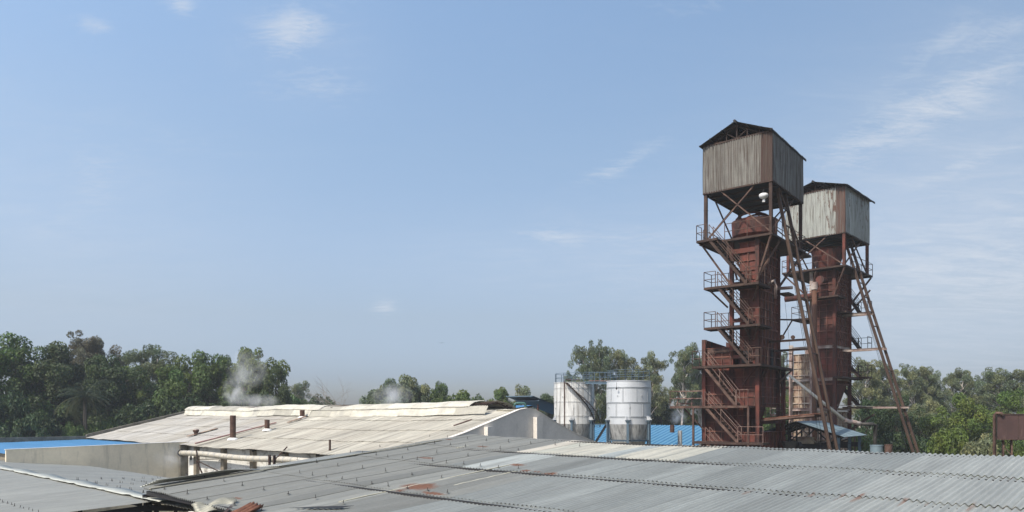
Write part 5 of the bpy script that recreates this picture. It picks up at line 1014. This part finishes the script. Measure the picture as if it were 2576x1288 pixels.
# palm
Y = 79; x = (213-CX)/F*Y; pa = thing('palm_tree', V3(x, Y, 0), 'palm tree with drooping grey green fronds in front of the dark trees', 'tree')
hc = Z(1000, Y); mb = MB(); mb.tube([V3(x, Y, 0), V3(x+.1, Y, hc*.5), V3(x, Y, hc)], .24, 10, .17); mb.build('trunk', M['bark'], pa, smooth=True)
mb = MB(); mb.ats = True; rg = random.Random(5)
for i in range(44):
    th = i*2.4; up0 = 1.25-.045*i+rg.uniform(-.1, .1); ln = rg.uniform(2.2, 3.9); pts = []; p = V3(x, Y, hc); dr_ = Vector((math.cos(th), math.sin(th), 0)); e0 = up0; cc = (1.0, 1.0, 1.0) if i < 24 else (1.9, 1.45, 1.3)
    for k in range(11): pts.append(p.copy()); p = p+(dr_*math.cos(e0)+UP*math.sin(e0))*ln/10; e0 -= .13+.04*(i % 3)
    mb.col = (*cc, 1); mb.tube(pts, .03, 4, .008, cap=False)
    for k in range(2, 11):
        for s_ in (-1, 1):
            for q in (0, .5):
                pp = pts[k-1].lerp(pts[k], q); sdv = dr_.cross(UP)*s_; tip = pp+sdv*.45+dr_*.25-UP*.35; kk = rg.uniform(.7, 1.3); mb.col = (cc[0]*kk, cc[1]*kk, cc[2]*kk, 1)
                mb.face([pp, pp+dr_*.07, tip])
mb.build('crown', M['leaf_palm'], pa)
# bare tree
Y = 100; x = (878-CX)/F*Y; ba = thing('bare_tree', V3(x, Y, 0), 'leafless grey tree standing against the sky behind the ventilator', 'tree')
mb = MB(); rg = random.Random(11)
def branch(p, d, ln, r, dep):
    q = p+d*ln; mb.tube([p, p.lerp(q, .5)+Vector((rg.gauss(0, .03), rg.gauss(0, .03), 0))*ln, q], r, 5, r*.6, cap=False)
    if dep == 0: return
    for i in range(4 if dep > 1 else 3): branch(p.lerp(q, rg.uniform(.45, 1)), (d+Vector((rg.gauss(0, .5), rg.gauss(0, .5), rg.gauss(.08, .3)))).normalized(), ln*rg.uniform(.5, .8), r*.55, dep-1)
hb = Z(978, Y); branch(V3(x, Y, 0), V3(0.02, 0, 1), hb*.58, .08, 4); branch(V3(x-.3, Y, hb*.4), V3(-.3, 0, 1).normalized(), 2.6, .06, 3); branch(V3(x-.8, Y, hb*.45), V3(-.5, 0, 1).normalized(), 2.2, .05, 3)
mb.build('branches', M['dead'], ba)
# undergrowth behind everything
rg = random.Random(21); und = []
for i in range(520):
    px = rg.uniform(-250, 2850); Yy = rg.uniform(112, 150); und.append(((px-CX)/F*Yy, Yy, rg.uniform(.5, 7.6), rg.uniform(1.1, 2.0)))
vs, fs, cs = leafcloud(rg, und, .55, 42, 0); o = bpy.data.objects.new('undergrowth', mk('undergrowth', vs, fs, cs, M['leaf_dark'])); COL.objects.link(o)
tag(o, 'far belt of dense green undergrowth behind the trees', None, kind='stuff')
# bird
p = W(1111, 863, 170); mb = MB()
for s_ in (1, -1): mb.prism([p+V3(0, -.1, 0), p+V3(.32*s_, -.02, .07), p+V3(.62*s_, .06, .02), p+V3(.30*s_, .14, .06), p+V3(0, .12, 0)], (0, 0, .02))
mb.tube([p+V3(-.02, -.25, 0), p+V3(0, -.1, .01), p+V3(0, .12, .01), p+V3(0, .3, 0)], .06, 6, .02)
tag(mb.build('bird', M['black']), 'tiny dark bird gliding alone in the middle of the sky', 'bird')
# ================================================================ haze
hz = MB(); hz.hexa([V3(-260, -40, -1), V3(260, -40, -1), V3(260, 260, -1), V3(-260, 260, -1), V3(-260, -40, 60), V3(260, -40, 60), V3(260, 260, 60), V3(-260, 260, 60)])
hm = bpy.data.materials.new('haze'); hm.use_nodes = True; hn = hm.node_tree; hn.nodes.remove(hn.nodes['Principled BSDF'])
hv = hn.nodes.new('ShaderNodeVolumePrincipled'); hv.inputs['Color'].default_value = (.86, .92, 1, 1); hv.inputs['Density'].default_value = .0004; hn.links.new(hv.outputs[0], hn.nodes['Material Output'].inputs['Volume'])
tag(hz.build('haze', hm, loc=(0, 0, 0)), 'thin pale summer haze between the camera and the far trees', None, kind='stuff')
# ================================================================ smoke and steam
def puff(name, px, py, Y, wpx, hpx, dens, label, seed, col=(.97, .98, 1)):
    c = W(px, py, Y); rx = wpx/F*Y/2; rz = hpx/F*Y/2; bm_ = MB(); bm_.lathe(V3(0, 0, 0), [(math.sin(a*math.pi/12), -math.cos(a*math.pi/12)) for a in range(13)], 20)
    m = bpy.data.materials.new(name); m.use_nodes = True; t = m.node_tree; n = t.nodes; l = t.links; n.remove(n['Principled BSDF'])
    pv = n.new('ShaderNodeVolumePrincipled'); pv.inputs['Color'].default_value = (*col, 1); pv.inputs['Anisotropy'].default_value = 0
    co = n.new('ShaderNodeTexCoord'); ln = n.new('ShaderNodeVectorMath'); ln.operation = 'LENGTH'; l.new(co.outputs['Object'], ln.inputs[0])
    mp = n.new('ShaderNodeMapping'); mp.inputs['Location'].default_value = (seed, seed*.7, 0); mp.inputs['Scale'].default_value = (1.0, 1.0, rz/rx*.8); l.new(co.outputs['Object'], mp.inputs[0])
    ns = n.new('ShaderNodeTexNoise'); ns.inputs['Scale'].default_value = 1.5; ns.inputs['Detail'].default_value = 4; ns.inputs['Roughness'].default_value = .6; ns.inputs['Distortion'].default_value = .6; l.new(mp.outputs[0], ns.inputs['Vector'])
    f1 = n.new('ShaderNodeMapRange'); f1.inputs[1].default_value = 1.0; f1.inputs[2].default_value = .15; l.new(ln.outputs['Value'], f1.inputs[0])
    f2 = n.new('ShaderNodeMapRange'); f2.inputs[1].default_value = .40; f2.inputs[2].default_value = .74; l.new(ns.outputs['Fac'], f2.inputs[0])
    mu = n.new('ShaderNodeMath'); mu.operation = 'MULTIPLY'; l.new(f1.outputs[0], mu.inputs[0]); l.new(f2.outputs[0], mu.inputs[1])
    m3 = n.new('ShaderNodeMath'); m3.operation = 'MULTIPLY'; l.new(mu.outputs[0], m3.inputs[0]); m3.inputs[1].default_value = dens; l.new(m3.outputs[0], pv.inputs['Density'])
    l.new(pv.outputs[0], n['Material Output'].inputs['Volume'])
    me = bpy.data.meshes.new(name); me.from_pydata(bm_.v, [], bm_.f); me.materials.append(m); o = bpy.data.objects.new(name, me); COL.objects.link(o); o.location = c; o.scale = (rx, rx*.8, rz)
    return tag(o, label, None, kind='stuff')
puff('smoke', 596, 985, 66, 80, 90, 1.1, 'white smoke rising from the ridge ventilator in front of the trees', 3.1)
puff('smoke', 622, 930, 67, 110, 110, .6, 'thinner upper white smoke drifting off to the right above the tree tops', 12.7)
puff('smoke', 650, 1010, 65, 120, 44, .8, 'low white smoke spreading along the ridge ventilator', 8.3)
puff('smoke', 985, 992, 62, 120, 70, .9, 'thin grey smoke in front of the middle clump of trees', 5.2)
puff('smoke', 1706, 1050, 76, 52, 44, 1.3, 'small grey smoke puff above the blue roof', 6.4, (.8, .87, .95))
puff('steam', 428, 1150, 51.5, 90, 70, .6, 'faint white steam drifting in front of the beige wall', 2.2)
for i_, o_ in enumerate(bpy.data.objects):
    pass
